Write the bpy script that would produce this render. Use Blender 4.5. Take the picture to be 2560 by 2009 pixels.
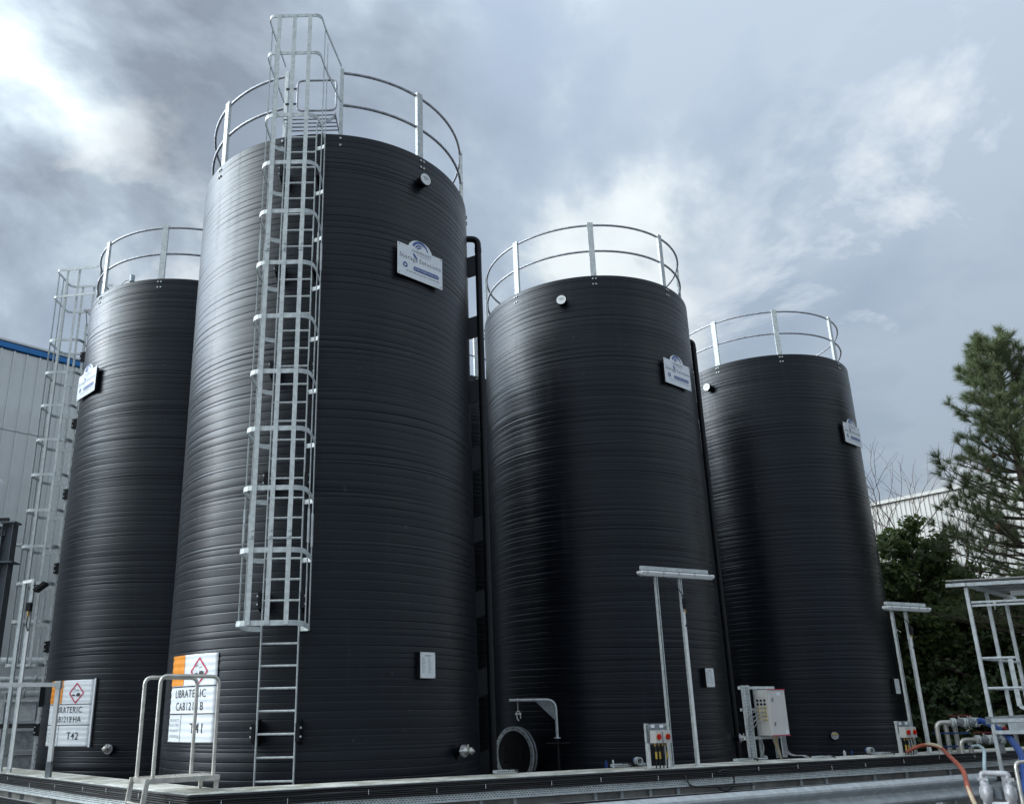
import bpy, bmesh, math, random
import numpy as np
from mathutils import Vector, Matrix
PI = math.pi
R_ = math.radians
scene = bpy.context.scene
col = scene.collection
for o in list(bpy.data.objects): bpy.data.objects.remove(o)

# ------------------------------------------------------------------ camera
EYE = 1.6
cam_d = bpy.data.cameras.new('camera'); cam = bpy.data.objects.new('camera', cam_d); col.objects.link(cam)
cam_d.sensor_fit = 'HORIZONTAL'; cam_d.sensor_width = 36.0; cam_d.lens = 29.2206
cam_d.shift_x = 0.06257; cam_d.shift_y = 0.05219
cam_d.clip_start = 0.05; cam_d.clip_end = 2000
p_, r_ = R_(17.12836), R_(-0.95975)
fwd = Vector((0, math.cos(p_), math.sin(p_))); up0 = Vector((0, -math.sin(p_), math.cos(p_))); rt0 = Vector((1, 0, 0))
rt = rt0*math.cos(r_) + up0*math.sin(r_); up = -rt0*math.sin(r_) + up0*math.cos(r_)
M = Matrix((rt, up, -fwd)).transposed().to_4x4(); M.translation = (0, 0, EYE)
cam.matrix_world = M
scene.camera = cam

# ------------------------------------------------------------------ sky and sun
SUN_AZ, SUN_EL = R_(-85), R_(16)          # azimuth from +Y towards +X
sun_dir = Vector((math.sin(SUN_AZ)*math.cos(SUN_EL), math.cos(SUN_AZ)*math.cos(SUN_EL), math.sin(SUN_EL)))
world = bpy.data.worlds.new('World'); scene.world = world; world.use_nodes = True
nt = world.node_tree; nt.nodes.clear()
def N(tree, kind, **kw):
    n = tree.nodes.new(kind)
    for k, v in kw.items():
        if k == 'inp':
            for a, b in v.items(): n.inputs[a].default_value = b
        else: setattr(n, k, v)
    return n
def L(tree, a, b): tree.links.new(a, b)
def vmath(tree, op, a, b=None):
    n = N(tree, 'ShaderNodeVectorMath', operation=op)
    for i, x in enumerate((a, b)):
        if x is None: continue
        if isinstance(x, (tuple, Vector)): n.inputs[i].default_value = x
        else: L(tree, x, n.inputs[i])
    return n
def fmath(tree, op, a, b=None, c=None, clamp=False):
    n = N(tree, 'ShaderNodeMath', operation=op, use_clamp=clamp)
    for i, x in enumerate((a, b, c)):
        if x is None: continue
        if isinstance(x, (int, float)): n.inputs[i].default_value = x
        else: L(tree, x, n.inputs[i])
    return n.outputs[0]
def ramp(tree, fac, stops, interp='EASE'):
    n = N(tree, 'ShaderNodeValToRGB'); n.color_ramp.interpolation = interp
    e = n.color_ramp.elements
    while len(e) < len(stops): e.new(0.5)
    for i, (p, c) in enumerate(stops):
        e[i].position = p; e[i].color = c if len(c) == 4 else (*c, 1)
    L(tree, fac, n.inputs[0]); return n.outputs[0]
def mixc(tree, fac, a, b, mode='MIX'):
    n = N(tree, 'ShaderNodeMix', data_type='RGBA', blend_type=mode)
    for i, x in ((0, fac), (6, a), (7, b)):
        if isinstance(x, (int, float)): n.inputs[i].default_value = x
        elif isinstance(x, tuple): n.inputs[i].default_value = x if len(x) == 4 else (*x, 1)
        else: L(tree, x, n.inputs[i])
    return n.outputs[2]
sky = N(nt, 'ShaderNodeTexSky', sky_type='NISHITA', sun_disc=False, sun_elevation=SUN_EL, sun_rotation=SUN_AZ, air_density=1.0, dust_density=2.5, ozone_density=1.2)
tc = N(nt, 'ShaderNodeTexCoord')
dirv = vmath(nt, 'NORMALIZE', tc.outputs['Generated']).outputs[0]
sep = N(nt, 'ShaderNodeSeparateXYZ'); L(nt, dirv, sep.inputs[0])
hz = fmath(nt, 'ADD', fmath(nt, 'MAXIMUM', sep.outputs[2], 0.0), 0.55)
inv = fmath(nt, 'DIVIDE', 1.0, hz)
pv = N(nt, 'ShaderNodeVectorMath', operation='SCALE'); L(nt, dirv, pv.inputs[0]); L(nt, inv, pv.inputs[3])
OFF = (1.55, 12.55, 3.65)
p0 = vmath(nt, 'ADD', pv.outputs[0], OFF).outputs[0]
p1 = vmath(nt, 'ADD', p0, (sun_dir.x*0.10, sun_dir.y*0.10, 0.08)).outputs[0]
def cloud_noise(vec, sc, det, rough, dist):
    n = N(nt, 'ShaderNodeTexNoise', inp={'Scale': sc, 'Detail': det, 'Roughness': rough, 'Distortion': dist}); L(nt, vec, n.inputs['Vector']); return n.outputs['Fac']
nA = cloud_noise(p0, 1.75, 9, 0.54, 0.22); nB = cloud_noise(p1, 1.75, 9, 0.54, 0.22)
nC = cloud_noise(p0, 0.9, 2, 0.45, 0.0)
# cover: thick towards the sun side, thinning away from it
sdot = vmath(nt, 'DOT_PRODUCT', dirv, tuple(sun_dir)).outputs[1]
cover = fmath(nt, 'ADD', nA, fmath(nt, 'MULTIPLY', fmath(nt, 'SUBTRACT', nC, 0.5), 0.9))
cover = fmath(nt, 'ADD', cover, fmath(nt, 'MULTIPLY', fmath(nt, 'SUBTRACT', sdot, 0.40), 0.24))
dens = ramp(nt, cover, [(0.36, (0.12,)*3), (0.50, (0.68,)*3), (0.60, (1, 1, 1))])
shade = fmath(nt, 'ADD', 0.5, fmath(nt, 'MULTIPLY', fmath(nt, 'SUBTRACT', nA, nB), 4.6))
shade = fmath(nt, 'SUBTRACT', shade, fmath(nt, 'MULTIPLY', fmath(nt, 'SUBTRACT', cover, 0.55), 1.15))
ccol = ramp(nt, shade, [(0.10, (0.19, 0.225, 0.275)), (0.36, (0.32, 0.38, 0.445)), (0.58, (0.52, 0.60, 0.655)), (0.86, (0.92, 0.97, 0.95))], 'LINEAR')
glow = fmath(nt, 'POWER', fmath(nt, 'MAXIMUM', sdot, 0.0), 9.0)
gl = N(nt, 'ShaderNodeVectorMath', operation='SCALE'); L(nt, ccol, gl.inputs[0]); L(nt, fmath(nt, 'MULTIPLY_ADD', glow, 24.0, 0.95), gl.inputs[3])
skys = N(nt, 'ShaderNodeVectorMath', operation='SCALE'); L(nt, sky.outputs[0], skys.inputs[0]); skys.inputs[3].default_value = 0.075
base = mixc(nt, 0.70, skys.outputs[0], (0.43, 0.525, 0.655))
fin0 = mixc(nt, dens, base, gl.outputs[0])
zen = N(nt, 'ShaderNodeVectorMath', operation='SCALE'); L(nt, fin0, zen.inputs[0]); L(nt, fmath(nt, 'MULTIPLY_ADD', fmath(nt, 'MAXIMUM', sep.outputs[2], 0.0), 0.95, 0.52), zen.inputs[3])   # overcast: brighter overhead
fin = zen.outputs[0]
wn = cloud_noise(vmath(nt, 'ADD', pv.outputs[0], (8.9, 6.4, 11.1)).outputs[0], 3.3, 10, 0.58, 0.35); wm = cloud_noise(vmath(nt, 'ADD', pv.outputs[0], (5.9, 6.4, 11.1)).outputs[0], 1.3, 2, 0.5, 0.0)
wf = fmath(nt, 'MULTIPLY', ramp(nt, wn, [(0.50, (0, 0, 0)), (0.58, (1, 1, 1))], 'LINEAR'), ramp(nt, wm, [(0.47, (0, 0, 0)), (0.58, (1, 1, 1))], 'LINEAR'))
fin = mixc(nt, fmath(nt, 'MULTIPLY', wf, 0.55), fin, (0.78, 0.82, 0.84))
bg = N(nt, 'ShaderNodeBackground', inp={'Strength': 1.0}); L(nt, fin, bg.inputs[0])
wo = N(nt, 'ShaderNodeOutputWorld'); L(nt, bg.outputs[0], wo.inputs[0])

sun_d = bpy.data.lights.new('sun', 'SUN'); sun_d.energy = 0.9; sun_d.angle = R_(18); sun_d.color = (1.0, 0.975, 0.94)
sun = bpy.data.objects.new('sun', sun_d); col.objects.link(sun)
sun.rotation_euler = (-sun_dir).to_track_quat('-Z', 'Y').to_euler(); sun.location = (0, 0, 30)

scene.view_settings.view_transform = 'Standard'; scene.view_settings.look = 'None'
scene.view_settings.exposure = 0.35; scene.view_settings.gamma = 1.0
scene.view_settings.use_curve_mapping = False

# ------------------------------------------------------------------ materials
MATS = {}
def mat(name, base, rough=0.5, metal=0.0, var=0.15, scale=6.0, bump=0.0, bscale=40.0, spec=0.5, stretch=(1, 1, 1), dark=None, rvar=0.1):
    m = bpy.data.materials.new(name); m.use_nodes = True; t = m.node_tree
    b = t.nodes['Principled BSDF']; b.inputs['Metallic'].default_value = metal; b.inputs['Specular IOR Level'].default_value = spec
    c = N(t, 'ShaderNodeTexCoord'); mp = N(t, 'ShaderNodeMapping'); mp.inputs['Scale'].default_value = stretch
    L(t, c.outputs['Object'], mp.inputs[0])
    n = N(t, 'ShaderNodeTexNoise', inp={'Scale': scale, 'Detail': 6.0, 'Roughness': 0.6}); L(t, mp.outputs[0], n.inputs['Vector'])
    lo = dark if dark else tuple(x*(1-var) for x in base); hi = tuple(min(1, x*(1+var)) for x in base)
    L(t, ramp(t, n.outputs['Fac'], [(0.35, lo), (0.65, hi)]), b.inputs['Base Color'])
    L(t, fmath(t, 'MULTIPLY_ADD', n.outputs['Fac'], rvar*2, rough-rvar), b.inputs['Roughness'])
    if bump:
        n2 = N(t, 'ShaderNodeTexNoise', inp={'Scale': bscale, 'Detail': 4.0}); L(t, mp.outputs[0], n2.inputs['Vector'])
        bp = N(t, 'ShaderNodeBump', inp={'Strength': bump, 'Distance': 0.02}); L(t, n2.outputs['Fac'], bp.inputs['Height']); L(t, bp.outputs[0], b.inputs['Normal'])
    MATS[name] = m; return m
mat('galv', (0.55, 0.585, 0.585), 0.58, 0.18, 0.13, 14, 0.05, 60, spec=0.35)
mat('galv_dull', (0.44, 0.47, 0.48), 0.55, 0.28, 0.13, 9, 0.05, 50)
mat('galv_dark', (0.22, 0.24, 0.255), 0.55, 0.25, 0.25, 9)
mat('rail_steel', (0.40, 0.41, 0.44), 0.45, 0.35, 0.2, 10)
mat('stainless', (0.60, 0.58, 0.53), 0.36, 0.65, 0.15, 8)
mat('black_plastic', (0.005, 0.006, 0.008), 0.45, 0, 0.3, 5, spec=0.3)
mat('cable_black', (0.012, 0.012, 0.013), 0.5, 0, 0.3, 20)
mat('black_hole', (0.006, 0.006, 0.007), 0.8, 0, 0.1)
mat('cable_grey', (0.32, 0.33, 0.34), 0.5, 0, 0.1)
mat('concrete', (0.30, 0.29, 0.27), 0.85, 0, 0.25, 2.2, 0.25, 35)
mat('yard', (0.085, 0.087, 0.09), 0.9, 0, 0.25, 0.6, 0.2, 30)
mat('coping', (0.64, 0.63, 0.57), 0.7, 0, 0.14, 2.6, 0.15, 30, dark=(0.34, 0.33, 0.26))
mat('white_paint', (0.80, 0.81, 0.80), 0.4, 0, 0.06, 6)
mat('sign_white', (0.80, 0.83, 0.86), 0.42, 0, 0.03, 5)
mat('plate_white', (0.76, 0.79, 0.79), 0.45, 0, 0.03, 5)
mat('ink_black', (0.015, 0.015, 0.017), 0.5)
mat('ink_grey', (0.22, 0.24, 0.27), 0.5, 0, 0.05)
mat('ink_pale', (0.42, 0.44, 0.46), 0.5, 0, 0.05)
mat('ink_red', (0.55, 0.03, 0.09), 0.5, 0, 0.05)
mat('ink_orange', (0.85, 0.30, 0.025), 0.45, 0, 0.05)
mat('ink_blue', (0.035, 0.09, 0.30), 0.45, 0, 0.1)
mat('trim_blue', (0.0, 0.17, 0.48), 0.4, 0, 0.08, 3)
mat('clad_grey', (0.70, 0.72, 0.71), 0.5, 0.15, 0.06, 0.8)
mat('clad_white', (0.42, 0.415, 0.39), 0.55, 0, 0.05, 0.5)
mat('cabinet', (0.62, 0.61, 0.58), 0.45, 0, 0.03, 3)
mat('red_plastic', (0.50, 0.015, 0.015), 0.35, 0, 0.1)
mat('lever_red', (0.22, 0.02, 0.03), 0.5, 0, 0.2)
mat('yellow_plastic', (0.55, 0.38, 0.06), 0.45, 0, 0.15)
mat('brass', (0.45, 0.30, 0.10), 0.35, 0.8, 0.1)
mat('hose_red', (0.34, 0.085, 0.05), 0.55, 0, 0.2, 4)
mat('hose_cream', (0.55, 0.45, 0.30), 0.6, 0, 0.15, 5)
mat('hose_blue', (0.015, 0.055, 0.22), 0.42, 0, 0.15, 5)
mat('hose_pale', (0.42, 0.52, 0.55), 0.45, 0, 0.1, 5)
mat('cast_alloy', (0.46, 0.46, 0.48), 0.5, 0.35, 0.2, 10, 0.1, 60)
mat('lamp_diffuser', (0.78, 0.80, 0.80), 0.3, 0, 0.03)
mat('steel_paint', (0.10, 0.115, 0.13), 0.5, 0.1, 0.15, 4)
mat('bark', (0.075, 0.058, 0.045), 0.9, 0, 0.35, 6, 0.4, 20)
mat('twig', (0.10, 0.065, 0.05), 0.85, 0, 0.3, 6)
mat('bund_stain', (0.12, 0.11, 0.10), 0.9, 0, 0.2, 3)
mat('cone_brown', (0.10, 0.055, 0.03), 0.85, 0, 0.3, 20)

def leaf_mat(name, lo, hi):
    m = bpy.data.materials.new(name); m.use_nodes = True; t = m.node_tree; b = t.nodes['Principled BSDF']
    g = N(t, 'ShaderNodeNewGeometry')
    c = ramp(t, g.outputs['Random Per Island'], [(0.0, lo), (1.0, hi)], 'LINEAR')
    L(t, c, b.inputs['Base Color']); b.inputs['Roughness'].default_value = 0.55
    tr = N(t, 'ShaderNodeBsdfTranslucent'); L(t, c, tr.inputs[0])
    mx = N(t, 'ShaderNodeMixShader', inp={0: 0.25}); L(t, b.outputs[0], mx.inputs[1]); L(t, tr.outputs[0], mx.inputs[2])
    L(t, mx.outputs[0], t.nodes['Material Output'].inputs[0]); MATS[name] = m
leaf_mat('leaf_green', (0.045, 0.085, 0.025), (0.175, 0.225, 0.070))
leaf_mat('leaf_dark', (0.028, 0.052, 0.020), (0.095, 0.130, 0.048))
leaf_mat('needle', (0.060, 0.092, 0.036), (0.190, 0.225, 0.105))

def tank_material():
    m = bpy.data.materials.new('wound_polyethylene'); m.use_nodes = True; t = m.node_tree; b = t.nodes['Principled BSDF']
    c = N(t, 'ShaderNodeTexCoord')
    mp = N(t, 'ShaderNodeMapping'); mp.inputs['Scale'].default_value = (0.5, 0.5, 14.0); L(t, c.outputs['Object'], mp.inputs[0])
    n1 = N(t, 'ShaderNodeTexNoise', inp={'Scale': 1.6, 'Detail': 7.0, 'Roughness': 0.65}); L(t, mp.outputs[0], n1.inputs['Vector'])
    n2 = N(t, 'ShaderNodeTexNoise', inp={'Scale': 0.55, 'Detail': 5.0}); L(t, c.outputs['Object'], n2.inputs['Vector'])
    n3 = N(t, 'ShaderNodeTexNoise', inp={'Scale': 55.0, 'Detail': 3.0}); L(t, c.outputs['Object'], n3.inputs['Vector'])
    cc = ramp(t, n1.outputs['Fac'], [(0.3, (0.0020, 0.0030, 0.0055)), (0.72, (0.0045, 0.0062, 0.0100))])
    cc = mixc(t, fmath(t, 'MULTIPLY', n2.outputs['Fac'], 0.25), cc, (0.008, 0.0095, 0.013))
    mp3 = N(t, 'ShaderNodeMapping'); mp3.inputs['Scale'].default_value = (5.0, 5.0, 0.28); L(t, c.outputs['Object'], mp3.inputs[0])
    n5 = N(t, 'ShaderNodeTexNoise', inp={'Scale': 1.5, 'Detail': 5.0, 'Roughness': 0.6}); L(t, mp3.outputs[0], n5.inputs['Vector'])
    drip = ramp(t, n5.outputs['Fac'], [(0.55, (0, 0, 0)), (0.78, (1, 1, 1))], 'LINEAR')
    dust = fmath(t, 'MULTIPLY', drip, n2.outputs['Fac'])
    cc = mixc(t, fmath(t, 'MULTIPLY', dust, 0.7), cc, (0.020, 0.021, 0.023))
    n6 = N(t, 'ShaderNodeTexNoise', inp={'Scale': 9.0, 'Detail': 2.0}); L(t, c.outputs['Object'], n6.inputs['Vector'])
    scuff = ramp(t, n6.outputs['Fac'], [(0.735, (0, 0, 0)), (0.75, (1, 1, 1))], 'LINEAR')
    cc = mixc(t, fmath(t, 'MULTIPLY', scuff, 0.35), cc, (0.06, 0.06, 0.058))
    L(t, cc, b.inputs['Base Color'])
    rr = fmath(t, 'ADD', fmath(t, 'MULTIPLY_ADD', n1.outputs['Fac'], 0.14, 0.225), fmath(t, 'MULTIPLY_ADD', dust, 0.18, fmath(t, 'MULTIPLY', n2.outputs['Fac'], 0.14)))
    L(t, rr, b.inputs['Roughness']); b.inputs['Specular IOR Level'].default_value = 0.40; b.inputs['Specular Tint'].default_value = (0.90, 0.95, 1.0, 1)
    mp2 = N(t, 'ShaderNodeMapping'); mp2.inputs['Scale'].default_value = (1.2, 1.2, 40.0); L(t, c.outputs['Object'], mp2.inputs[0])
    n4 = N(t, 'ShaderNodeTexNoise', inp={'Scale': 1.0, 'Detail': 4.0}); L(t, mp2.outputs[0], n4.inputs['Vector'])
    hh = fmath(t, 'ADD', fmath(t, 'MULTIPLY', n4.outputs['Fac'], 1.0), fmath(t, 'MULTIPLY', n3.outputs['Fac'], 0.12))
    bp = N(t, 'ShaderNodeBump', inp={'Strength': 0.10, 'Distance': 0.012}); L(t, hh, bp.inputs['Height']); L(t, bp.outputs[0], b.inputs['Normal'])
    MATS['tank'] = m
tank_material()

# ------------------------------------------------------------------ mesh helpers
class MB:
    def __init__(s): s.v = []; s.f = []; s.smooth = []
    def add(s, vs, fs, smooth=False):
        o = len(s.v); s.v += [tuple(map(float, q)) for q in vs]; s.f += [tuple(i+o for i in f) for f in fs]; s.smooth += [smooth]*len(fs); return s
    def box(s, c, size, ax=None, bev=0.0):
        c = Vector(c); hx, hy, hz_ = size[0]/2, size[1]/2, size[2]/2
        X, Y, Z = ax if ax else (Vector((1, 0, 0)), Vector((0, 1, 0)), Vector((0, 0, 1)))
        if bev <= 0:
            vs = [c + X*(a*hx) + Y*(b*hy) + Z*(d*hz_) for d in (-1, 1) for a, b in ((-1, -1), (1, -1), (1, 1), (-1, 1))]
            return s.add(vs, [(3, 2, 1, 0), (4, 5, 6, 7), (0, 1, 5, 4), (1, 2, 6, 5), (2, 3, 7, 6), (3, 0, 4, 7)])
        pts = []
        for a, b in ((-1, -1), (1, -1), (1, 1), (-1, 1)):
            k = [(a*(hx-bev), b*hy), (a*hx, b*(hy-bev))]
            if a*b > 0: k.reverse()
            if (a, b) in ((-1, -1), (1, 1)): k = [(a*hx, b*(hy-bev)), (a*(hx-bev), b*hy)]
            else: k = [(a*(hx-bev), b*hy), (a*hx, b*(hy-bev))]
            pts += k
        n = len(pts); vs = [c + X*q[0] + Y*q[1] + Z*(d*hz_) for d in (-1, 1) for q in pts]
        return s.add(vs, [tuple(reversed(range(n))), tuple(range(n, 2*n))] + [(i, (i+1) % n, n+(i+1) % n, n+i) for i in range(n)])
    def beam(s, a, b, w, h, side=None):
        """rectangular bar from a to b; w along `side`, h along the other normal"""
        a, b = Vector(a), Vector(b); d = (b-a); ln = d.length; d.normalize()
        sd = Vector(side) if side else (Vector((1, 0, 0)) if abs(d.z) > .9 else Vector((0, 0, 1)).cross(d))
        sd = (sd - d*sd.dot(d)).normalized(); ot = d.cross(sd)
        return s.box((a+b)/2, (w, h, ln), (sd, ot, d))
    def tube(s, pts, r, n=10, closed=False, caps=True):
        pts = [Vector(q) for q in pts]; m = len(pts); rs = r if isinstance(r, (list, tuple)) else [r]*m
        vs = []; prev = None
        for i in range(m):
            if closed: t = pts[(i+1) % m] - pts[i-1]
            else: t = pts[min(i+1, m-1)] - pts[max(i-1, 0)]
            t.normalize()
            if prev is None:
                a = Vector((0, 0, 1)) if abs(t.z) < .9 else Vector((1, 0, 0)); u = a.cross(t).normalized()
            else: u = (prev - t*prev.dot(t)).normalized()
            prev = u; w = t.cross(u)
            vs += [pts[i] + (u*math.cos(2*PI*k/n) + w*math.sin(2*PI*k/n))*rs[i] for k in range(n)]
        fs = []
        for i in range(m if closed else m-1):
            j = (i+1) % m
            fs += [(i*n+k, i*n+(k+1) % n, j*n+(k+1) % n, j*n+k) for k in range(n)]
        s.add(vs, fs, True)
        if caps and not closed:
            s.add(vs[:n], [tuple(reversed(range(n)))]); s.add(vs[-n:], [tuple(range(n))])
        return s
    def disc(s, c, axis, r, h, n=20, r2=None):
        """short cylinder centred on c along axis"""
        c = Vector(c); d = Vector(axis).normalized()
        a = Vector((0, 0, 1)) if abs(d.z) < .9 else Vector((1, 0, 0)); u = a.cross(d).normalized(); w = d.cross(u); r2 = r if r2 is None else r2
        A = [c - d*h/2 + (u*math.cos(2*PI*k/n)+w*math.sin(2*PI*k/n))*r for k in range(n)]
        B = [c + d*h/2 + (u*math.cos(2*PI*k/n)+w*math.sin(2*PI*k/n))*r2 for k in range(n)]
        s.add(A+B, [(k, (k+1) % n, n+(k+1) % n, n+k) for k in range(n)], True)
        s.add(A, [tuple(reversed(range(n)))]); s.add(B, [tuple(range(n))]); return s
    def ring(s, c, axis, r0, r1, h, n=36):
        c = Vector(c); d = Vector(axis).normalized()
        a = Vector((0, 0, 1)) if abs(d.z) < .9 else Vector((1, 0, 0)); u = a.cross(d).normalized(); w = d.cross(u)
        vs = []
        for k in range(n):
            e = u*math.cos(2*PI*k/n)+w*math.sin(2*PI*k/n)
            vs += [c+e*r0-d*h/2, c+e*r1-d*h/2, c+e*r1+d*h/2, c+e*r0+d*h/2]
        fs = []
        for k in range(n):
            j = (k+1) % n
            for q in range(4): fs.append((k*4+q, k*4+(q+1) % 4, j*4+(q+1) % 4, j*4+q))
        return s.add(vs, fs)
    def lathe(s, c, axis, prof, n=24):
        """prof: (distance along axis, radius)"""
        c = Vector(c); d = Vector(axis).normalized()
        a = Vector((0, 0, 1)) if abs(d.z) < .9 else Vector((1, 0, 0)); u = a.cross(d).normalized(); w = d.cross(u)
        vs = [c + d*q[0] + (u*math.cos(2*PI*k/n)+w*math.sin(2*PI*k/n))*q[1] for q in prof for k in range(n)]
        m = len(prof)
        fs = [(i*n+k, i*n+(k+1) % n, (i+1)*n+(k+1) % n, (i+1)*n+k) for i in range(m-1) for k in range(n)]
        s.add(vs, fs, True)
        if prof[0][1] > 1e-4: s.add(vs[:n], [tuple(reversed(range(n)))])
        if prof[-1][1] > 1e-4: s.add(vs[-n:], [tuple(range(n))])
        return s
    def sweep(s, prof, path, closed_prof=True, caps=True, smooth=False):
        """prof: (out, z); path: list of (x, y[, z]); out = right-hand side of travel, mitred"""
        pts = [Vector((q[0], q[1], q[2] if len(q) > 2 else 0)) for q in path]; m = len(pts); k = len(prof); vs = []
        for i in range(m):
            t0 = (pts[i]-pts[i-1]) if i > 0 else (pts[1]-pts[0]); t1 = (pts[i+1]-pts[i]) if i < m-1 else t0
            t0 = Vector((t0.x, t0.y, 0)).normalized(); t1 = Vector((t1.x, t1.y, 0)).normalized()
            n0 = Vector((t0.y, -t0.x, 0)); n1 = Vector((t1.y, -t1.x, 0)); b = (n0+n1); b /= max(.2, b.length_squared/2)
            vs += [pts[i] + b*q[0] + Vector((0, 0, q[1])) for q in prof]
        fs = []
        for i in range(m-1):
            for a in range(k if closed_prof else k-1):
                c2 = (a+1) % k; fs.append((i*k+a, (i+1)*k+a, (i+1)*k+c2, i*k+c2))
        s.add(vs, fs, smooth)
        if caps and closed_prof: s.add(vs[:k], [tuple(range(k))]); s.add(vs[-k:], [tuple(reversed(range(k)))])
        return s
    def prism(s, poly, a, b):
        """poly: list of 3D points, extruded by vector b-a"""
        d = Vector(b)-Vector(a); n = len(poly); vs = [Vector(q) for q in poly] + [Vector(q)+d for q in poly]
        return s.add(vs, [tuple(reversed(range(n))), tuple(range(n, 2*n))] + [(i, (i+1) % n, n+(i+1) % n, n+i) for i in range(n)])
    def mesh(s, name, m, off=(0, 0, 0)):
        me = bpy.data.meshes.new(name); o = Vector(off)
        me.from_pydata([(q[0]-o.x, q[1]-o.y, q[2]-o.z) for q in s.v], [], s.f)
        me.polygons.foreach_set('use_smooth', s.smooth)
        me.materials.append(MATS[m]); me.validate(); me.update()
        bm = bmesh.new(); bm.from_mesh(me); bmesh.ops.recalc_face_normals(bm, faces=bm.faces); bm.to_mesh(me); bm.free()
        return me
    def build(s, name, m, parent=None, world=False):
        off = parent.location if (parent and world) else (0, 0, 0)
        return link(name, s.mesh(name, m, off), parent)
def link(name, me, parent=None):
    o = bpy.data.objects.new(name, me); col.objects.link(o)
    if parent: o.parent = parent
    return o
def thing(name, label, cat, loc=(0, 0, 0), rz=0.0, group=None):
    o = bpy.data.objects.new(name, None); col.objects.link(o); o.location = loc; o.rotation_euler = (0, 0, rz); o.empty_display_size = .1
    return tag(o, label, cat, group)
def tag(o, label, cat, group=None):
    o['label'] = label; o['category'] = cat
    if group: o['group'] = group
    return o
def struct(o): o['kind'] = 'structure'; return o
def stuff(o): o['kind'] = 'stuff'; return o
def copy_tree(o, parent=None):
    c = o.copy(); col.objects.link(c); c.parent = parent
    for ch in list(o.children): copy_tree(ch, c)
    return c
def arc(c, r, a0, a1, n, z=0.0): return [(c[0]+r*math.cos(a0+(a1-a0)*i/n), c[1]+r*math.sin(a0+(a1-a0)*i/n), z) for i in range(n+1)]
def round_path(pts, r, n=5):
    """polyline with rounded inner corners (3D)"""
    pts = [Vector(q) for q in pts]; out = [pts[0]]
    for i in range(1, len(pts)-1):
        a, b, c = pts[i-1], pts[i], pts[i+1]; d0 = (a-b); d1 = (c-b); k = min(r, d0.length*.48, d1.length*.48)
        p, q = b+d0.normalized()*k, b+d1.normalized()*k
        for j in range(n+1):
            t = j/n; out.append(p*(1-t)**2 + b*2*t*(1-t) + q*t*t)
    return out + [pts[-1]]
def spline(pts, n=8):
    P = [Vector(q) for q in pts]; P = [P[0]*2-P[1]] + P + [P[-1]*2-P[-2]]; out = []
    for i in range(1, len(P)-2):
        for j in range(n):
            t = j/n; a, b, c, d = P[i-1], P[i], P[i+1], P[i+2]
            out.append(0.5*((2*b) + (c-a)*t + (2*a-5*b+4*c-d)*t*t + (3*b-3*c+d-a)*t**3))
    return out + [P[-2]]
_txt = {}
def words2d(st, h=1.0, bold=0.0, sx=1.0, wid=None):
    """centred line of lettering, one (verts, faces) per word"""
    out = []; x = 0.0
    for w in st.split():
        vs, fs = text2d(w, h, bold, sx); x1 = max(v[0] for v in vs); out.append(([(v[0]+x, v[1]) for v in vs], fs)); x += x1+h*.42*sx
    tot = x-h*.42*sx
    k = wid/tot if wid else 1.0
    return [([((v[0]-tot/2)*k, v[1]) for v in vs], fs) for vs, fs in out]
def text2d(st, h=1.0, bold=0.0, sx=1.0, align='LEFT'):
    """triangulated lettering as 2D vertices and faces; h = cap height"""
    cu = bpy.data.curves.new('t', 'FONT'); cu.body = st; cu.size = 1.0; cu.offset = bold; cu.align_x = align; cu.resolution_u = 3; cu.space_character = 1.14
    ob = bpy.data.objects.new('t', cu); me = bpy.data.meshes.new_from_object(ob)
    k = h/0.69
    vs = [(v.co.x*k*sx, v.co.y*k) for v in me.vertices]; fs = [tuple(q.vertices) for q in me.polygons]
    bpy.data.objects.remove(ob); bpy.data.curves.remove(cu); bpy.data.meshes.remove(me)
    return vs, fs
rnd = random.Random(11)

# ------------------------------------------------------------------ ground
g = MB(); g.add([(-300, -200, 0), (300, -200, 0), (300, 500, 0), (-300, 500, 0)], [(0, 1, 2, 3)])
struct(g.build('ground', 'yard'))
g = MB(); g.add([(-2.9, 9.4, .06), (15.5, 18.2, .06), (9, 34, .06), (-16, 23, .06)], [(0, 1, 2, 3)])
struct(g.build('bund_floor', 'concrete'))

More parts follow.
